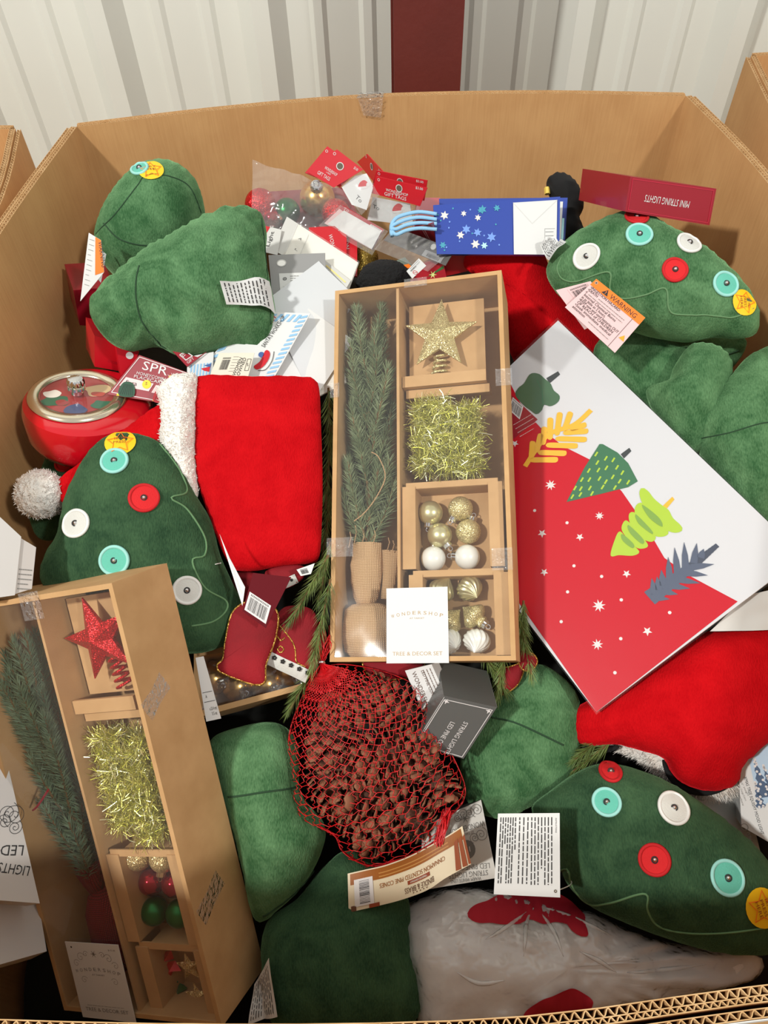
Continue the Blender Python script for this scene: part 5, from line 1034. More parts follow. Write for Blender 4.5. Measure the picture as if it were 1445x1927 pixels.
def topper(fr, label, x, y, z, R, mt, rot, coil, name='star_topper'):
    f2 = fr.off(x, y, z); t = thing(name, label, 'tree topper', f2); mb = MB(); P_ = [(R * (1 if i % 2 == 0 else .4) * math.cos(rot + math.pi / 2 + math.pi * i / 5), R * (1 if i % 2 == 0 else .4) * math.sin(rot + math.pi / 2 + math.pi * i / 5)) for i in range(10)]
    V = [(0, 0, R * .3)] + [(*p, .0025 if i % 2 else .001) for i, p in enumerate(P_)] + [(*p, -.0025 if i % 2 else -.001) for i, p in enumerate(P_)] + [(0, 0, -R * .2)]
    mb.add(V, [[0, 1 + i, 1 + (i + 1) % 10] for i in range(10)] + [[1 + i, 11 + i, 11 + (i + 1) % 10, 1 + (i + 1) % 10] for i in range(10)] + [[21, 11 + (i + 1) % 10, 11 + i] for i in range(10)], mt); mb.build('star', t)
    mb = MB(); ca, sa = math.cos(rot), math.sin(rot); pts = []
    for i in range(110):
        a = i / 109; r = .007 + .004 * a; yy = -R * .5 - coil * a; xx = r * math.cos(a * 4.6 * 6.283); zz = r * math.sin(a * 4.6 * 6.283) * .5 - .008; pts.append((ca * xx - sa * yy, sa * xx + ca * yy, zz))
    mb.tube(pts, .0017, mt, 7); mb.build('wire_coil', t, smooth=True); return t
def tinsel(fr, label, x0, x1, y0, y1, seed):
    t = thing('tinsel_garland', label, 'tinsel', fr.off((x0 + x1) / 2, (y0 + y1) / 2, -.036)); mb = MB(); r_ = np.random.default_rng(seed); cx, cy = (x1 - x0) / 2, (y1 - y0) / 2
    core = []; nturn = 6
    for i in range(120): a = i / 119; yy = -cy * .8 + 1.6 * cy * a; core.append((cx * .62 * math.sin(a * nturn * 6.283), yy, .008 + .014 * math.cos(a * nturn * 6.283)))
    cb = MB(); cb.tube(core, .0012, TINS3, 5); cb.build('wire_core', t)
    for i in range(11500):
        p = np.array(core[r_.integers(120)]) + r_.normal(size=3) * [.004, .003, .004]; d = nrm(r_.normal(size=3) * [1, 1, .9] + [0, 0, .35]); L = r_.uniform(.010, .019); w_ = nrm(np.cross(d, r_.normal(size=3))) * .0003
        m_ = p + d * L * .55 + r_.normal(size=3) * .0012; e_ = p + d * L + r_.normal(size=3) * .002
        if abs(e_[0]) > cx + .012 or abs(e_[1]) > cy + .006 or e_[2] > .031 or e_[2] < -.03: continue
        mb.add([p - w_, p + w_, m_ + w_, m_ - w_, e_ + w_, e_ - w_], [[0, 1, 2, 3], [3, 2, 4, 5]], (TINS, TINS, TINS2, TINS3)[r_.integers(4)])
    mb.build('tinsel_strands', t, kind='stuff'); return t
v1 = dict(y=(-.133, -.03, -.236, -.14), seed=1, tape=[(782, 532, .03, .012), (640, 1030, .034, .024), (945, 1052, .024, .026), (948, 710, .02, .022), (630, 735, .012, .02)], side_tape=[], lab=(-.0397, .034, -.2448, -.157), skew=0.0, ink=GOLDI, fancy=False)
decor_box(FB1, -.024, 'kraft tree and decor set box with gold star, burlap tree and champagne baubles', v1)
v2 = dict(y=(-.158, -.055, -.238, -.164), seed=2, tape=[(60, 1140, .028, .03)], side_tape=[(.115, -.022, .012, .022, .5), (-.115, -.03, .012, .024, .4)], lab=(-.078, -.001, -.2465, -.153), skew=.03, ink=GINK, fancy=True)
decor_box(FB2, .0, 'kraft decor set box with red star, red and green baubles, propped at left wall', v2)
x, y = FB1.px(828, 630, -.024); topper(FB1, 'gold glitter star tree topper with coil in the champagne decor set', x, y, -.024, .05, GGL, -.06, .034)
x, y = FB2.px(180, 1205, -.016); topper(FB2, 'red glitter star tree topper with coil in the red and green decor set', x, y, -.022, .047, RGL, .2, .034)
tinsel(FB1, 'gold tinsel bundle under the shelf of the gold-star decor set', -.022, .086, -.022, .09, 3)
tinsel(FB2, 'gold tinsel bundle under the shelf of the red-star decor set', .004, .092, -.05, .09, 4)
G1 = 'champagne ornaments in the gold-star decor set'
for u, v_, mt, ax, lab in ((810, 965, CHAMP, (-.15, -1, .1), 'satin champagne bauble in the gold-star decor set'), (866, 957, GGL, (-.6, -.8, .1), 'gold glitter bauble in the gold-star decor set'), (827, 1007, CHAMP, (.6, -.8, .0), 'satin champagne bauble in the gold-star decor set'), (881, 1000, GGL, (.3, .9, -.1), 'gold glitter bauble in the gold-star decor set'), (815, 1051, PEARL, (.1, 1, -.2), 'pearl white bauble in the gold-star decor set'), (879, 1048, PEARL, (-1, .1, .1), 'pearl white bauble in the gold-star decor set')):
    x, y = FB1.px(u, v_, -.035); bauble(lab, lab.replace('bauble', 'baubles'), FB1, x, y, -.036, .0155, mt, 'ball', ax)
for u, v_, mt, kd, ax, lab in ((832, 1110, CHAMP, 'onion', (-.5, -.8, -.1), 'ribbed champagne onion ornament in the gold-star decor set'), (884, 1109, CHAMP, 'onion', (-.5, .6, -.5), 'ribbed champagne onion ornament in the gold-star decor set'), (893, 1160, GGL, 'top', (.75, -.6, .1), 'gold glitter spinning top ornament in the gold-star decor set'), (846, 1168, GGL, 'top', (-.6, -.6, .1), 'gold glitter spinning top ornament in the gold-star decor set'), (897, 1208, PEARL, 'onion', (.1, .7, -.6), 'ribbed white onion ornament in the gold-star decor set'), (845, 1216, PEARL, 'onion', (-.5, .4, -.6), 'ribbed white onion ornament in the gold-star decor set')):
    x, y = FB1.px(u, v_, -.035); y = max(y, -.219); bauble(lab, lab.replace('ornament in', 'ornaments in'), FB1, x, y, -.034, .016, mt, kd, ax, 'shaped_ornament')
for u, v_, mt, ax, lab in ((246, 1615, GGL2, (-.3, -.4, -.8), 'gold glitter bauble in the red-star decor set'), (292, 1618, GGL2, (-.2, -1, .4), 'gold glitter bauble in the red-star decor set'), (265, 1668, RSH, (-.6, .2, -.6), 'shiny red bauble in the red-star decor set'), (308, 1672, RSH, (.2, .2, -.9), 'shiny red bauble in the red-star decor set'), (276, 1718, GSAT, (-.7, -.2, -.6), 'satin green bauble in the red-star decor set'), (323, 1722, GSAT, (.4, .2, -.8), 'satin green bauble in the red-star decor set')):
    x, y = FB2.px(u, v_, -.03); bauble(lab, lab.replace('bauble', 'baubles'), FB2, x + .008, y, -.034 - (.006 if mt is RSH else 0), .0155, mt, 'ball', ax)
# star bows and little star in the lower tray of the red-star set
def star_bow(label, x, y, z, R, mt, rot):
    f2 = FB2.off(x, y, z); t = thing('star_bow', label, 'ornament', f2); a5 = 2 * math.pi / 5
    for i in range(5):
        a = rot + i * a5; d = np.array([math.cos(a), math.sin(a)]); n2 = np.array([-d[1], d[0]]); mb = MB()
        V = [(0, 0, .002), (*(d * R * .5 + n2 * R * .3), .001), (*(d * R), .004), (*(d * R * .5 - n2 * R * .3), .001), (*(d * R * .5), .011), (*(d * R * .45), -.004)]
        mb.add(V, [[0, 1, 4], [1, 2, 4], [2, 3, 4], [3, 0, 4], [0, 5, 1], [1, 5, 2], [2, 5, 3], [3, 5, 0]], mt); mb.build('petal', t)
RS = mat('red_satin', (196, 22, 26), .3, .3); GS = mat('green_foil', (22, 92, 44), .3, .3)
x, y = FB2.px(300, 1815, -.03); star_bow('red folded star bow in the lower tray of the red-star set', x + .006, y, -.036, .022, RS, .9)
x, y = FB2.px(312, 1875, -.03); star_bow('green folded star bow in the lower tray of the red-star set', x + .006, y, -.042, .021, GS, .3)
for (u, v_, R, lab) in ((345, 1825, .018, 'gold glitter star above its twin in the lower tray of the red-star set'), (362, 1880, .017, 'gold glitter star at the foot of the lower tray of the red-star set')):
    x, y = FB2.px(u, v_, -.03); f2 = FB2.off(x + .004, y, -.036); mb = MB(); P_ = [(R * (1 if i % 2 == 0 else .45) * math.cos(.4 + math.pi * i / 5), R * (1 if i % 2 == 0 else .45) * math.sin(.4 + math.pi * i / 5)) for i in range(10)]
    mb.add([(0, 0, .007)] + [(*p, .001) for p in P_] + [(0, 0, -.005)], [[0, 1 + i, 1 + (i + 1) % 10] for i in range(10)] + [[11, 1 + (i + 1) % 10, 1 + i] for i in range(10)], GGL2); tag(mb.build('glitter_star', fr=f2), lab, 'ornament')
# miniature trees
def blob(mb, prof, c, ax, mt, k=36, flat=.8, jit=.05, seed=1):
    """surface of revolution around a direction in the box plane, flattened towards the back"""
    d = nrm([*ax, 0]); q = np.array([-d[1], d[0], 0]); zz = np.array([0, 0, 1.]); V = []; c = np.asarray(c, float)
    for i, (r, s_) in enumerate(prof):
        for j in range(k): a = 6.2832 * j / k; rr = r * (1 + jit * nz((math.cos(a) * 2, math.sin(a) * 2, s_ * 60), 1.0, seed) + jit * .7 * math.sin(a * 7 + s_ * 90)); V.append(c + d * s_ + q * rr * math.cos(a) + zz * rr * math.sin(a) * flat)
    n = len(prof); mb.add(V, [[i * k + j, i * k + (j + 1) % k, (i + 1) * k + (j + 1) % k, (i + 1) * k + j] for i in range(n - 1) for j in range(k)] + [list(range(k))[::-1]], mt)
def mini_tree(fr, label, base, top, needles, n, lim, seed, width=.03):
    t = thing('miniature_tree', label, 'tree', fr.off(*base, -.04)); r_ = np.random.default_rng(seed); b = np.array([*base, 0]); d = np.array([*top, 0]) - b; L = np.linalg.norm(d); d /= L; q = np.array([-d[1], d[0], 0])
    mb = MB(); mb.tube([(0, 0, 0), *(d * L * .5,), d * L * .95], [.004, .003, .0015], STEM, 7); mb.build('trunk', t)
    mb = MB()
    for i in range(n):
        a = (i + .5) / n; s0 = L * .82 * a; side = (1, -1)[i % 2] * r_.uniform(.3, 1) * width * (1 - .25 * a); zo = r_.uniform(-.02, .026)
        p0 = d * max(s0 - .02, 0) + np.array([0, 0, zo * .3]); p1 = d * min(s0 + r_.uniform(.05, .085), L) + q * side + np.array([0, 0, zo])
        mb.sprig(p0, p1, 210, .019, needles, .0009, .85, bend=q * side * .15)
    lo_, hi_ = lim; mb.v = [(min(max(p[0], lo_ - base[0]), hi_ - base[0]), min(p[1], .2345 - base[1]), min(max(p[2], -.044), .0365)) for p in mb.v]
    mb.build('foliage', t, smooth=False, kind='stuff'); return t, d, q
t, d, q = mini_tree(FB1, 'green miniature pine tree with burlap base in the gold-star decor set', (-.074, -.10), (-.070, .236), NEEDLE, 44, (-.1035, -.0285), 5, .036)
mb = MB(); blob(mb, [(.001, .036), (.018, .034), (.029, .024), (.033, .006), (.033, -.012), (.029, -.028), (.02, -.034), (.001, -.036)], (-.0, -.105, -.002), (.02, -1), BURL); mb.build('burlap_ball', t, smooth=True)
mb = MB(); blob(mb, [(.010, -.012), (.016, 0), (.020, .02), (.021, .04), (.019, .055), (.0185, .066), (.019, .068)], (-.002, -.062, .0), (.02, 1), BURL, jit=.07); mb.build('burlap_neck', t, smooth=True)
mb = MB(); blob(mb, [(.007, -.005), (.009, .015), (.010, .035), (.012, .05), (.014, .056)], (.024, -.06, -.004), (.12, 1), BURL, k=24, jit=.1); mb.build('burlap_flap', t, smooth=True)
for (x_, y_, l_) in ((-.022, .0, .02), (-.015, .004, .024), (-.005, .002, .018), (.01, .004, .016), (.028, -.006, .016), (.034, -.008, .014)): mb = MB(); mb.tube([(x_, y_, .012), (x_ + .004, y_ + l_ * .6, .016), (x_ + .002, y_ + l_, .014)], .0006, BURL, 4); mb.build('loose_thread', t)
mb = MB(); mb.tube(smooth([(-.01, .03, .03), (.005, .04, .033), (.02, .06, .032), (.03, .085, .03), (.022, .11, .032), (.012, .118, .03)], 30, closed=False), .0007, BURL, 5); mb.build('twine', t)
mb = MB(); mb.tube([(-.008, -.075, .012), (.006, -.076, .015), (.016, -.074, .008)], .0013, BURL, 5); mb.build('twine', t)
t, d, q = mini_tree(FB2, 'green miniature pine tree with dark red sack in the red-star decor set', (-.056, -.10), (-.086, .19), NEEDLE3, 44, (-.1035, -.0045), 6, .034)
mb = MB(); blob(mb, [(.008, -.01), (.014, .008), (.017, .022), (.016, .03)], (-.002, -.012, 0), (-.12, 1), RBURL, jit=.1); mb.build('sack_neck', t, smooth=True)
mb = MB(); blob(mb, [(.008, .006), (.018, 0), (.026, -.02), (.028, -.05), (.026, -.075), (.018, -.09), (.001, -.094)], (.004, -.022, 0), (-.05, 1), RBURL); mb.build('sack', t, smooth=True)
mb = MB(); mb.tube(smooth([(-.03, .10, .032), (-.015, .108, .036), (.004, .125, .034)], 14, closed=False), .0012, mat('red_cord', (170, 20, 50), .7), 5); mb.build('red_cord', t)

# ================================================================== garland sprigs
def sprigs(name, label, c, lift, list_, mt=NEEDLE2, L=.024, group=None):
    fr = frc(*c, lift, .3); t = thing(name, label, 'garland', fr, group)
    for (a, b, za, zb, n) in list_:
        mb = MB(); p0 = (*fr.px(*a, za), za); p1 = (*fr.px(*b, zb), zb); mb.sprig(p0, p1, n, L, mt, .00075, .5); o = mb.build('pine_sprig', t)
    return t
sprigs('pine_garland', 'green pine garland sprigs beside the velvet boot ornament, left of the gold-star set', (570, 1160), .05, [((618, 1045), (545, 1170), .02, .03, 170), ((622, 1090), (586, 1260), .02, .02, 190), ((600, 1240), (545, 1335), -.01, .0, 130), ((622, 1020), (600, 1130), .0, .01, 120), ((618, 730), (622, 860), -.02, -.02, 140), ((624, 800), (612, 960), -.02, -.02, 160), ((625, 920), (606, 1050), -.02, -.02, 140)])
sprigs('pine_garland', 'green pine garland sprigs sticking out below the gold-star set at its right corner', (930, 1240), .03, [((960, 1170), (935, 1310), .0, .01, 190), ((975, 1150), (1000, 1270), .0, .01, 170), ((900, 1210), (950, 1300), -.01, .0, 150), ((985, 1130), (985, 1210), .0, .0, 110)])
sprigs('pine_garland', 'dull green pine sprig in the gap between plain plush and red plush', (1090, 1420), .02, [((1150, 1395), (1075, 1455), .0, .0, 150), ((1130, 1390), (1080, 1430), .0, .01, 110)])

# ================================================================== velvet ornaments by the pine cone bag
VEL = mat('dark_red_velvet', (150, 8, 26), .85, sheen=.3, vary=(12, .35, .65), col2=(120, 4, 18), bump=(500, .3, .002)); GTRIM = glitter('gold_cord', (220, 176, 84), (130, 84, 30), 700)
def velvet(label, outline, c, lift, seed, trim=True, T=.012):
    t, P = plush('velvet_ornament', label, 'ornament', outline, c, lift, T, VEL, .35, .008, seed, .001)
    if trim: mb = MB(); mb.tube([(x, y, .0) for x, y in P.P], .0016, GTRIM, 6, True); mb.build('gold_cord', t, smooth=True)
    return t, P
velvet('dark red velvet bell ornament edged with gold cord, beside the dotted plush', [(440, 1150), (480, 1130), (520, 1150), (518, 1200), (500, 1250), (498, 1282), (480, 1288), (440, 1275), (412, 1262), (410, 1250), (420, 1240), (425, 1205)], (468, 1210), .075, 101)
t, P = velvet('red velvet boot ornament with beaded white cuff, left of the pine cone net', [(520, 1160), (545, 1140), (590, 1150), (600, 1200), (592, 1262), (578, 1278), (550, 1264), (512, 1245), (498, 1238), (498, 1228), (510, 1215)], (550, 1210), .055, 103, False)
def band(P, px, mt, parent, wpx, name):
    mb = MB(); Q = smooth([P.px(*p) for p in px], 30, closed=False); V = []
    for i, p in enumerate(Q): d = Q[min(i + 1, 29)] - Q[max(i - 1, 0)]; n2 = nrm([-d[1], d[0]]) * wpx * .0003; V += [(*(p - n2), P.h(*(p - n2)) + .0012), (*p, P.h(*p) + .003), (*(p + n2), P.h(*(p + n2)) + .0012)]
    mb.add(V, [[3 * i + k, 3 * i + k + 1, 3 * i + k + 4, 3 * i + k + 3] for i in range(29) for k in range(2)], mt); return mb.build(name, parent, smooth=True)
band(P, [(506, 1238), (530, 1250), (556, 1262), (580, 1274)], WFELT, t, 26, 'white_cuff'); band(P, [(520, 1160), (512, 1190), (506, 1225)], mat('gold_cloth', (206, 184, 120), .6, bump=(800, .5, .001)), t, 16, 'gold_border')
for i in range(5): c_ = P.px(517 + i * 15.5, 1238 + i * 7); mb = MB(); [mb.ball((c_[0] + .0018 * math.cos(a), c_[1] + .0018 * math.sin(a), P.h(*c_) + .003), .0014, INK, 6) for a in np.linspace(0, 6.28, 6)[:-1]]; mb.build('black_bead_flower', t, smooth=True)
for px in ([(524, 1175), (545, 1200), (555, 1220), (558, 1245), (575, 1255)], [(520, 1195), (528, 1205), (536, 1200)], [(522, 1222), (528, 1216), (534, 1222), (528, 1228), (522, 1222)]): P.stitch(px, t, GTRIM, 'gold_thread', .0009)
t, P = velvet('red velvet ornament with white beaded edge under the folded santa hat', [(500, 1075), (530, 1066), (570, 1065), (572, 1085), (555, 1100), (530, 1110), (510, 1108), (503, 1095)], (535, 1088), .05, 105, False, .009)
band(P, [(506, 1100), (530, 1100), (558, 1088)], WFELT, t, 18, 'white_cuff')
for i in range(3): c_ = P.px(515 + i * 17, 1100 - i * 4); mb = MB(); mb.ball((*c_, P.h(*c_) + .003), .002, INK, 8); mb.build('black_bead_flower', t)
velvet('red velvet ornament tip with gold cord under the garland at the gold-star set corner', [(930, 1265), (960, 1255), (985, 1250), (975, 1285), (950, 1305), (940, 1300)], (955, 1280), .02, 107)
velvet('red velvet ornament corner beside the shrink-wrapped pack', [(975, 1225), (1000, 1230), (1010, 1245), (998, 1262), (980, 1255)], (993, 1245), .03, 108)
velvet('dark red velvet ornament flat under the lower edge of the gold-star set', [(690, 1235), (790, 1235), (792, 1262), (770, 1275), (700, 1275)], (740, 1255), .02, 109)
velvet('deep red velvet ornament in the gap under the santa hat', [(440, 1080), (480, 1078), (500, 1090), (470, 1120), (450, 1140), (440, 1110)], (465, 1105), .02, 110, False)
c = Card('hang_tag', 'dark red hang tag with a white bar code, under the santa hat', 'tag', [(476, 1078), (548, 1086), (500, 1182), (456, 1150)], (.085, .085, .085), .001, mat('maroon_card', (92, 8, 20), .6, spec=.15), fr=fr3((456, 1150, .118), (500, 1182, .118), (492, 1090, .115)))
c.barcode(.06, .06, .94, .52, WINK, 12); c.done()
c = Card('hang_tag', 'small white bar code tag peeking out below the santa hat hem', 'tag', [(558, 1072), (592, 1060), (585, 1080), (566, 1084)], (.085, .085, .085), .0006, WHITE); c.barcode(.1, .1, .9, .9, None, 14); c.done()
# kraft tray with gold ornaments in cellophane
fr = fr3((385, 1372, .02), (560, 1310, .02), (385, 1300, .012))
t = thing('ornament_carton', 'open kraft carton of gold ornaments behind the red-star set', 'box', fr)
mb = MB(); a = [fr.px(*p) for p in ((370, 1345), (575, 1290), (575, 1200), (370, 1230))]; 
Q = [np.array(p) for p in a]
for i in range(4):
    p, q_ = Q[i], Q[(i + 1) % 4]; d = nrm(q_ - p); n2 = np.array([-d[1], d[0]]) * .0035; mb = MB(); mb.prism([p - n2, q_ - n2, q_ + n2, p + n2], -.075, .0, KRAFT); mb.build('carton_side', t)
mb = MB(); mb.prism(Q, -.078, -.075, KRAFT); mb.build('carton_base', t)
mb = MB(); k = 14; V = []
for j in range(k + 1):
    for i in range(k + 1): a_, b_ = .03 + .94 * i / k, .03 + .94 * j / k; p = Q[0] * (1 - a_) * (1 - b_) + Q[1] * a_ * (1 - b_) + Q[2] * a_ * b_ + Q[3] * (1 - a_) * b_; V.append((*p, -.012 + .014 * nz((*p, 0), 35, 9)))
mb.add(V, [[j * (k + 1) + i, j * (k + 1) + i + 1, (j + 1) * (k + 1) + i + 1, (j + 1) * (k + 1) + i] for j in range(k) for i in range(k)], FILM2); mb.build('cellophane', t, smooth=True)
for u, v_, r_ in ((400, 1275, .022), (445, 1290, .02), (500, 1285, .022), (540, 1262, .02)): x, y = fr.px(u, v_, -.04); bauble('gold bauble under cellophane in the open kraft carton', 'gold baubles in the kraft carton', fr, x, y, -.045, r_, GOLDS, 'ball', (.4, -.5, .6))
c = Card('paper_label', 'white printed paper strip hanging beside the red-star set, over the kraft carton', 'paper', [(368, 1238), (383, 1235), (416, 1352), (388, 1358)], (.09, .09, .11), .0005, WHITE); c.line([(.1, .45), (.9, .45)], .0006, INK); c.line([(.1, .3), (.95, .3)], .0006, INK); c.text('x 23.4 cm)', .4, .16, .92, .16, INK, .004); c.text('3.5 oz', .5, .08, .85, .08, INK, .004); c.text('A', .3, .36, .4, .36, INK, .004); c.done()

# ================================================================== pine cones in a red net
CONE = mat('cone_brown', (98, 58, 40), .8, vary=(60, .3, .7), col2=(66, 36, 24)); CTIP = mat('cone_tip', (142, 92, 66), .8, vary=(80, .3, .7), col2=(120, 72, 48))
sc = MB(); V = []
for (yy, hw, zz) in ((0, .0016, 0), (.006, .003, -.0008), (.011, .0055, .0002), (.0145, .0058, .0022), (.017, .0026, .0046)):
    V += [(-hw, yy, zz + .0006), (0, yy + .0004, zz - .0004), (hw, yy, zz + .0006)]
n = len(V); V2 = V + [(x, y, z + (.0012 if y > .01 else .0008)) for x, y, z in V]; Fc = []
for k in range(4):
    for m in range(2): i = 3 * k + m; Fc += [[i, i + 1, i + 4, i + 3], [n + i, n + i + 3, n + i + 4, n + i + 1]]
    Fc += [[3 * k, 3 * k + 3, n + 3 * k + 3, n + 3 * k], [3 * k + 2, n + 3 * k + 2, n + 3 * k + 5, 3 * k + 5]]
Fc += [[12, 13, n + 13, n + 12], [13, 14, n + 14, n + 13]]
sc.add(V2, Fc, CONE); sc.mi = [0] * len(Fc); sc.m(CTIP)
for i, f_ in enumerate(Fc):
    if np.mean([V2[j][1] for j in f_]) > .0125: sc.mi[i] = 1
o = sc.build('tmp', smooth=True); SCALE = o.data; SCALE.name = 'cone_scale'; bpy.data.objects.remove(o)
mb = MB(); mb.lathe([(max(.011 * math.sin(math.pi * min(i / 10 * .95 + .05, 1)), 1e-4), -.022 + .044 * i / 10) for i in range(11)], CONE, 14); o = mb.build('tmp', smooth=True); CORE = o.data; CORE.name = 'cone_core'; bpy.data.objects.remove(o)
fn = frc(705, 1440, .045, .5)
NET = [(600, 1262), (640, 1250), (715, 1262), (782, 1290), (808, 1330), (822, 1372), (850, 1420), (874, 1478), (868, 1512), (838, 1545), (822, 1580), (780, 1606), (738, 1622), (692, 1628), (645, 1602), (628, 1570), (572, 1540), (555, 1500), (552, 1460), (543, 1402), (553, 1350), (575, 1300)]
PN = Pillow(fn, fn.poly(NET), .062, .035, seed=5, wrinkle=.002, p=.42)
cones = [(622, 1392, 0, 1.0, 1.5), (725, 1425, 1, 1.05, .3), (758, 1338, 2, .95, -.4), (690, 1310, 3, .9, .9), (618, 1475, 4, 1.0, 2.2), (700, 1500, 5, 1.1, .1), (785, 1420, 6, .95, .7), (824, 1476, 7, .75, 2.0), (770, 1545, 8, 1.0, -.5), (668, 1538, 9, 1.0, 2.6), (722, 1574, 10, .85, .2), (628, 1335, 12, .7, 1.9), (660, 1455, 13, .8, 3.0)]
CLAB = {0: 'near the long green plush, below the neck', 1: 'at the very middle of the bag', 2: 'touching the grey carton corner', 3: 'close to the lower edge of the gold-star set', 4: 'resting on the long green plush', 5: 'just under the middle one', 6: 'between the middle one and the grey carton face', 7: 'touching the plain green plush', 8: 'beside the gathered tail of the net', 9: 'above the bar code of the header label', 10: 'pressed on the brown edge of the header label', 12: 'nearest the metal clip', 13: 'between the middle one and the long green plush'}
for (u, v_, i, s_, rot) in cones:
    r_ = random.Random(i + 40); q = PN.px(u, v_); z = max(PN.h(*q) - .037 * s_, -.014); 
    tilt = r_.uniform(-.9, .9); up = nrm([math.cos(rot) * math.cos(tilt), math.sin(rot) * math.cos(tilt), math.sin(tilt) + (.7 if i % 3 == 0 else .1)]); W_ = fn.ex * up[0] + fn.ey * up[1] + fn.n * up[2]; e1 = nrm(np.cross(W_, [.3, .5, .8])); f2 = Fr(fn.W(*q, z), e1, np.cross(W_, e1))
    M_ = f2.M() @ Matrix.Scale(s_ * 1.22, 4)
    t = thing('pine_cone', 'pine cone in the red net, ' + CLAB[i], 'pine cone', M_, 'pine cones in the red net bag'); link('core', CORE, t)
    for k in range(46):
        a = k / 45; th = k * 2.39996; R_ = .010 * math.sin(math.pi * (.12 + .86 * a)) ** .7; zc = -.022 + .042 * a; el = -.35 + 1.45 * a ** 1.3 + r_.uniform(-.12, .12); ss = (1.38 - .68 * a) * (1.0 if a > .1 else .75)
        d = np.array([math.cos(th) * math.cos(el), math.sin(th) * math.cos(el), math.sin(el)]); x_ = np.array([-math.sin(th), math.cos(th), 0]); z_ = np.cross(x_, d); p = np.array([math.cos(th) * R_ * .7, math.sin(th) * R_ * .7, zc])
        m_ = Matrix([[x_[c] * ss, d[c] * ss, z_[c] * ss, p[c]] for c in range(3)] + [[0, 0, 0, 1]]); link('scale', SCALE, t, m_)
t = thing('net_bag', 'red plastic net bag full of pine cones with a cinnamon header label', 'net bag', fn); RNET = mat('red_net', (206, 22, 30), .35)
mb = MB(); kp = fn.px(603, 1248, .03); lo, hi = PN.P.min(0), PN.P.max(0); sp = .0105
def march(pts):
    cur = []
    for p in pts:
        if inside(PN.P, np.array([p[0]]), np.array([p[1]]))[0]: cur.append((p[0], p[1], PN.h(*p) + .003))
        else:
            if len(cur) > 2: mb.tube(cur, .0005, RNET, 3)
            cur = []
    if len(cur) > 2: mb.tube(cur, .0005, RNET, 3)
ang0 = math.atan2(*(fn.px(720, 1600) - kp)[::-1]); ext = np.linalg.norm(hi - lo)
for fam in range(-19, 20):
    # lines fanning out of the knot, spreading with distance, and cross rows concentric to the knot
    pts = []
    for s_ in np.linspace(.004, ext, 130):
        spread = fam / 19 * .98; an = ang0 + spread * (1 + .0 * s_); zig = .003 * (1 if (int(s_ / sp) + fam) % 2 == 0 else -1) * (abs((s_ / sp) % 1 - .5) * 2 - .5) * 2
        pts.append(kp + np.array([math.cos(an), math.sin(an)]) * s_ + np.array([-math.sin(an), math.cos(an)]) * zig)
    march(pts)
for k in range(3, 38):
    R_ = k * sp; march([kp + np.array([math.cos(a), math.sin(a)]) * (R_ + .0016 * math.sin(a * 60 + k * 3.14)) for a in np.linspace(ang0 - 1.15, ang0 + 1.15, 150)])
# gathered rim of the net
for j in range(3): mb.tube([(x, y, .003 * (j - 1) + .001 * math.sin(i * .9 + j)) for i, (x, y) in enumerate(PN.P)], .0007, RNET, 4, True)
mb.build('netting', t, smooth=True, kind='stuff')
mb = MB(); kz = .02
for i in range(26):
    a = rng.uniform(-.9, .9); p0 = np.array([*kp, kz]); p1 = np.array([*fn.px(606 + rng.uniform(-8, 16), 1180 + rng.uniform(-15, 30), .03), .02 + rng.uniform(-.006, .006)]); mb.tube(smooth([p0, (p0 + p1) / 2 + rng.normal(size=3) * .004, p1], 10, closed=False), .0006, RNET, 4)
for i in range(24):
    an = ang0 + rng.uniform(-1.0, 1.0); p1 = kp + np.array([math.cos(an), math.sin(an)]) * .035; mb.tube([(*kp, kz), (*((kp + p1) / 2), kz + .004), (*p1, max(PN.h(*p1), .0) + .003)], .0006, RNET, 4)
mb.build('gathered_neck', t, smooth=True, kind='stuff')
mb = MB(); mb.tube([(kp[0] + .004 * math.cos(a), kp[1] + .0015 * math.sin(a), kz + .005 * math.sin(a)) for a in np.linspace(0, 6.28, 14)[:-1]], .002, CHROME, 6, True); mb.build('metal_clip', t, smooth=True)
mb = MB()
for i in range(40):
    p0 = np.array([*fn.px(838 + rng.uniform(-5, 12), 1530 + rng.uniform(-10, 10), .03), .03 + rng.uniform(-.01, .005)]); p1 = np.array([*fn.px(822 + rng.uniform(-6, 10), 1590 + rng.uniform(-10, 5), .03), .028 + rng.uniform(-.004, .004)]); mb.tube(smooth([p0, (p0 + p1) / 2 + rng.normal(size=3) * .003, p1], 8, closed=False), .0006, RNET, 3)
mb.build('gathered_tail', t, kind='stuff')
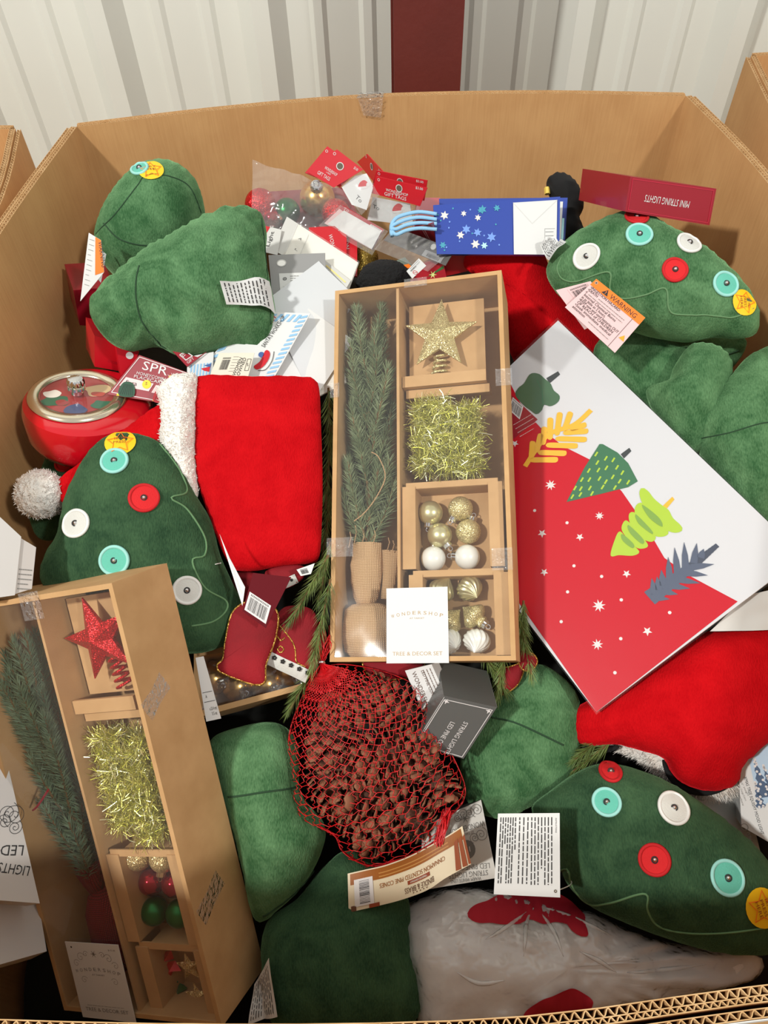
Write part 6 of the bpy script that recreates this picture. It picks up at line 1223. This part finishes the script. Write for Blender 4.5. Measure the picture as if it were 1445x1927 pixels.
# header label, curved
hz = .03
def hl(u, v): return fn.px(u, v, hz)
topc = smooth([hl(654, 1644), hl(690, 1634), hl(730, 1625), hl(780, 1608), hl(830, 1580), hl(869, 1553)], 40, closed=False); botc = smooth([hl(656, 1717), hl(700, 1706), hl(760, 1692), hl(805, 1676), hl(840, 1652), hl(886, 1625)], 40, closed=False)
def HL(a, b, dz=0):
    i = np.clip(a, 0, 1) * 39; k = min(int(i), 38); f_ = i - k; p = (topc[k] * (1 - f_) + topc[k + 1] * f_) * b + (botc[k] * (1 - f_) + botc[k + 1] * f_) * (1 - b)
    return (*p, hz + .007 * math.sin(a * 7.5) * (.4 + b * .3) + dz)
mb = MB(); CREAM2 = mat('cream_label', (222, 208, 178), .45, coat=.2); BRN = mat('brown_print', (150, 86, 26), .45, coat=.2); ka, kb = 40, 6
mb.add([HL(i / ka, j / kb) for j in range(kb + 1) for i in range(ka + 1)], [[j * (ka + 1) + i, j * (ka + 1) + i + 1, (j + 1) * (ka + 1) + i + 1, (j + 1) * (ka + 1) + i] for j in range(kb) for i in range(ka)], CREAM2); lab = mb.build('header_label', t, smooth=True, label='cream and brown folded header label')
pr = MB(); K = 30
def hpatch(a0, a1, b0, b1, mt, dz=.0006, tilt=0):
    n_ = max(int((a1 - a0) * 40), 1); V = []
    for i in range(n_ + 1): a = a0 + (a1 - a0) * i / n_; V += [HL(a + tilt, b0, dz), HL(a, b1, dz)]
    pr.add(V, [[2 * i, 2 * i + 2, 2 * i + 3, 2 * i + 1] for i in range(n_)], mt)
hpatch(.02, .98, .68, .97, BRN); hpatch(.05, .2, .1, .8, WINK, .0009)
for i in range(16): a = .065 + i * .0; b = .16 + i * .038; hpatch(.09, .17, b, b + random.Random(i).choice([.01, .018, .024]), INK, .0012)
def htext(s_, a0, a1, b, hh, mt, flip=True):
    V, Fc = textgeo(s_); W_ = V[:, 0].max(); pr.add([HL(a1 - (a1 - a0) * p[0] / W_, b - p[1] * hh, .001) for p in V], Fc, mt)
htext('CINNAMON SCENTED PINE CONES', .25, .80, .56, .17, BRN); htext('BINDLE & BRASS', .44, .68, .25, .2, mat('brown_ink', (96, 60, 40), .5)); htext('TRADING COMPANY', .49, .63, .37, .05, CREAM2)
hpatch(.47, .655, .31, .41, mat('ribbon_brown', (140, 60, 30), .5), .0008); htext('• • • • •', .5, .62, .12, .12, MATS['brown_ink'])
htext('TRADING COMPANY', .49, .63, .385, .06, WINK)
for k_ in range(2): hpatch(.25, .85, .73 + .09 * k_, .76 + .09 * k_, mat('tan_ink', (186, 130, 66), .5), .0009)
BARKM = mat('cinnamon_stick', (146, 70, 30), .6)
for a0, a1, sk in ((.86, .895, .03), (.90, .93, .05), (.94, .965, .06)): V = []; pr.add([HL(a0 + .04, .75, .0012), HL(a1 + .04, .8, .0012), HL(a1 - .01 + sk, .02, .0012), HL(a0 - .02 + sk, .04, .0012)], [[0, 1, 2, 3]], BARKM)
hpatch(.02, .06, .0, .14, MATS['brown_ink'], .0009); hpatch(.16, .24, .0, .1, MATS['ribbon_brown'], .0009)
pr.build('print', lab)

# ================================================================== clear bag with white fill, front
fr = frc(1090, 1800, .01, .3)
BAG = [(745, 1735), (800, 1690), (860, 1672), (940, 1680), (1010, 1700), (1100, 1715), (1170, 1745), (1260, 1775), (1350, 1785), (1425, 1800), (1428, 1830), (1390, 1850), (1200, 1892), (1050, 1925), (900, 1948), (800, 1950), (780, 1870)]
t = thing('plastic_bag', 'crumpled clear plastic bag of white stuffing with red fabric, behind the front panel', 'bag', fr)
P = Pillow(fr, fr.poly(BAG), .05, .04, seed=201, wrinkle=.006); P.mesh(mat('white_stuffing', (244, 238, 235), .9, vary=(8, .3, .7), col2=(222, 214, 211)), 'white_stuffing', t)
def on_strip(px, wpx, mt, dz=.002, name='red_fabric'):
    mb = MB(); Q = smooth([P.px(*p) for p in px], 40, closed=False); V = []
    for i, p in enumerate(Q):
        d = Q[min(i + 1, 39)] - Q[max(i - 1, 0)]; n2 = nrm([-d[1], d[0]]) * wpx * .00032 * (1 + .5 * nz((*p, 0), 40)) * (.12 + math.sin(math.pi * i / 39) ** .6)
        for k in (-1, -.5, 0, .5, 1): q = p + n2 * k; V.append((*q, P.h(*q) + dz * (1.8 - abs(k))))
    mb.add(V, [[5 * i + k, 5 * i + k + 1, 5 * i + k + 6, 5 * i + k + 5] for i in range(39) for k in range(4)], mt); return mb.build(name, t, smooth=True)
P3 = Pillow(fr, fr.poly([(c_[0] + (c_[0] - 1090) * .015, c_[1] + (c_[1] - 1810) * .03) for c_ in BAG]), .074, .045, seed=203, wrinkle=.011, wf=26); P3.mesh(film('bag_film', .4, gloss=1.4, bump=(48, 1.0), rough=.12), 'bag_film', t)
FAB = mat('crimson_fabric', (170, 10, 36), .8, sheen=.3)
P = P3
on_strip([(880, 1722), (940, 1712), (990, 1704), (1040, 1705), (1075, 1720), (1090, 1745), (1105, 1760)], 46, FAB); on_strip([(985, 1918), (1030, 1903), (1075, 1893), (1115, 1885)], 44, FAB)
for px in ([(1005, 1705), (990, 1740), (985, 1800)], [(1005, 1705), (1040, 1750), (1060, 1800)], [(1005, 1705), (960, 1740), (910, 1770)], [(1005, 1705), (1060, 1720), (1150, 1760)], [(1090, 1790), (1130, 1810), (1160, 1830)], [(860, 1830), (900, 1850), (950, 1845)], [(1180, 1830), (1250, 1825), (1330, 1815)]):
    Q = smooth([P3.px(*p) for p in px], 16, closed=False); mb = MB(); mb.tube([(x, y, P3.h(x, y)) for x, y in Q], [.0004 + .0022 * math.sin(math.pi * i / 15) for i in range(16)], MATS['bag_film'], 6); mb.build('film_crease', t, smooth=True)
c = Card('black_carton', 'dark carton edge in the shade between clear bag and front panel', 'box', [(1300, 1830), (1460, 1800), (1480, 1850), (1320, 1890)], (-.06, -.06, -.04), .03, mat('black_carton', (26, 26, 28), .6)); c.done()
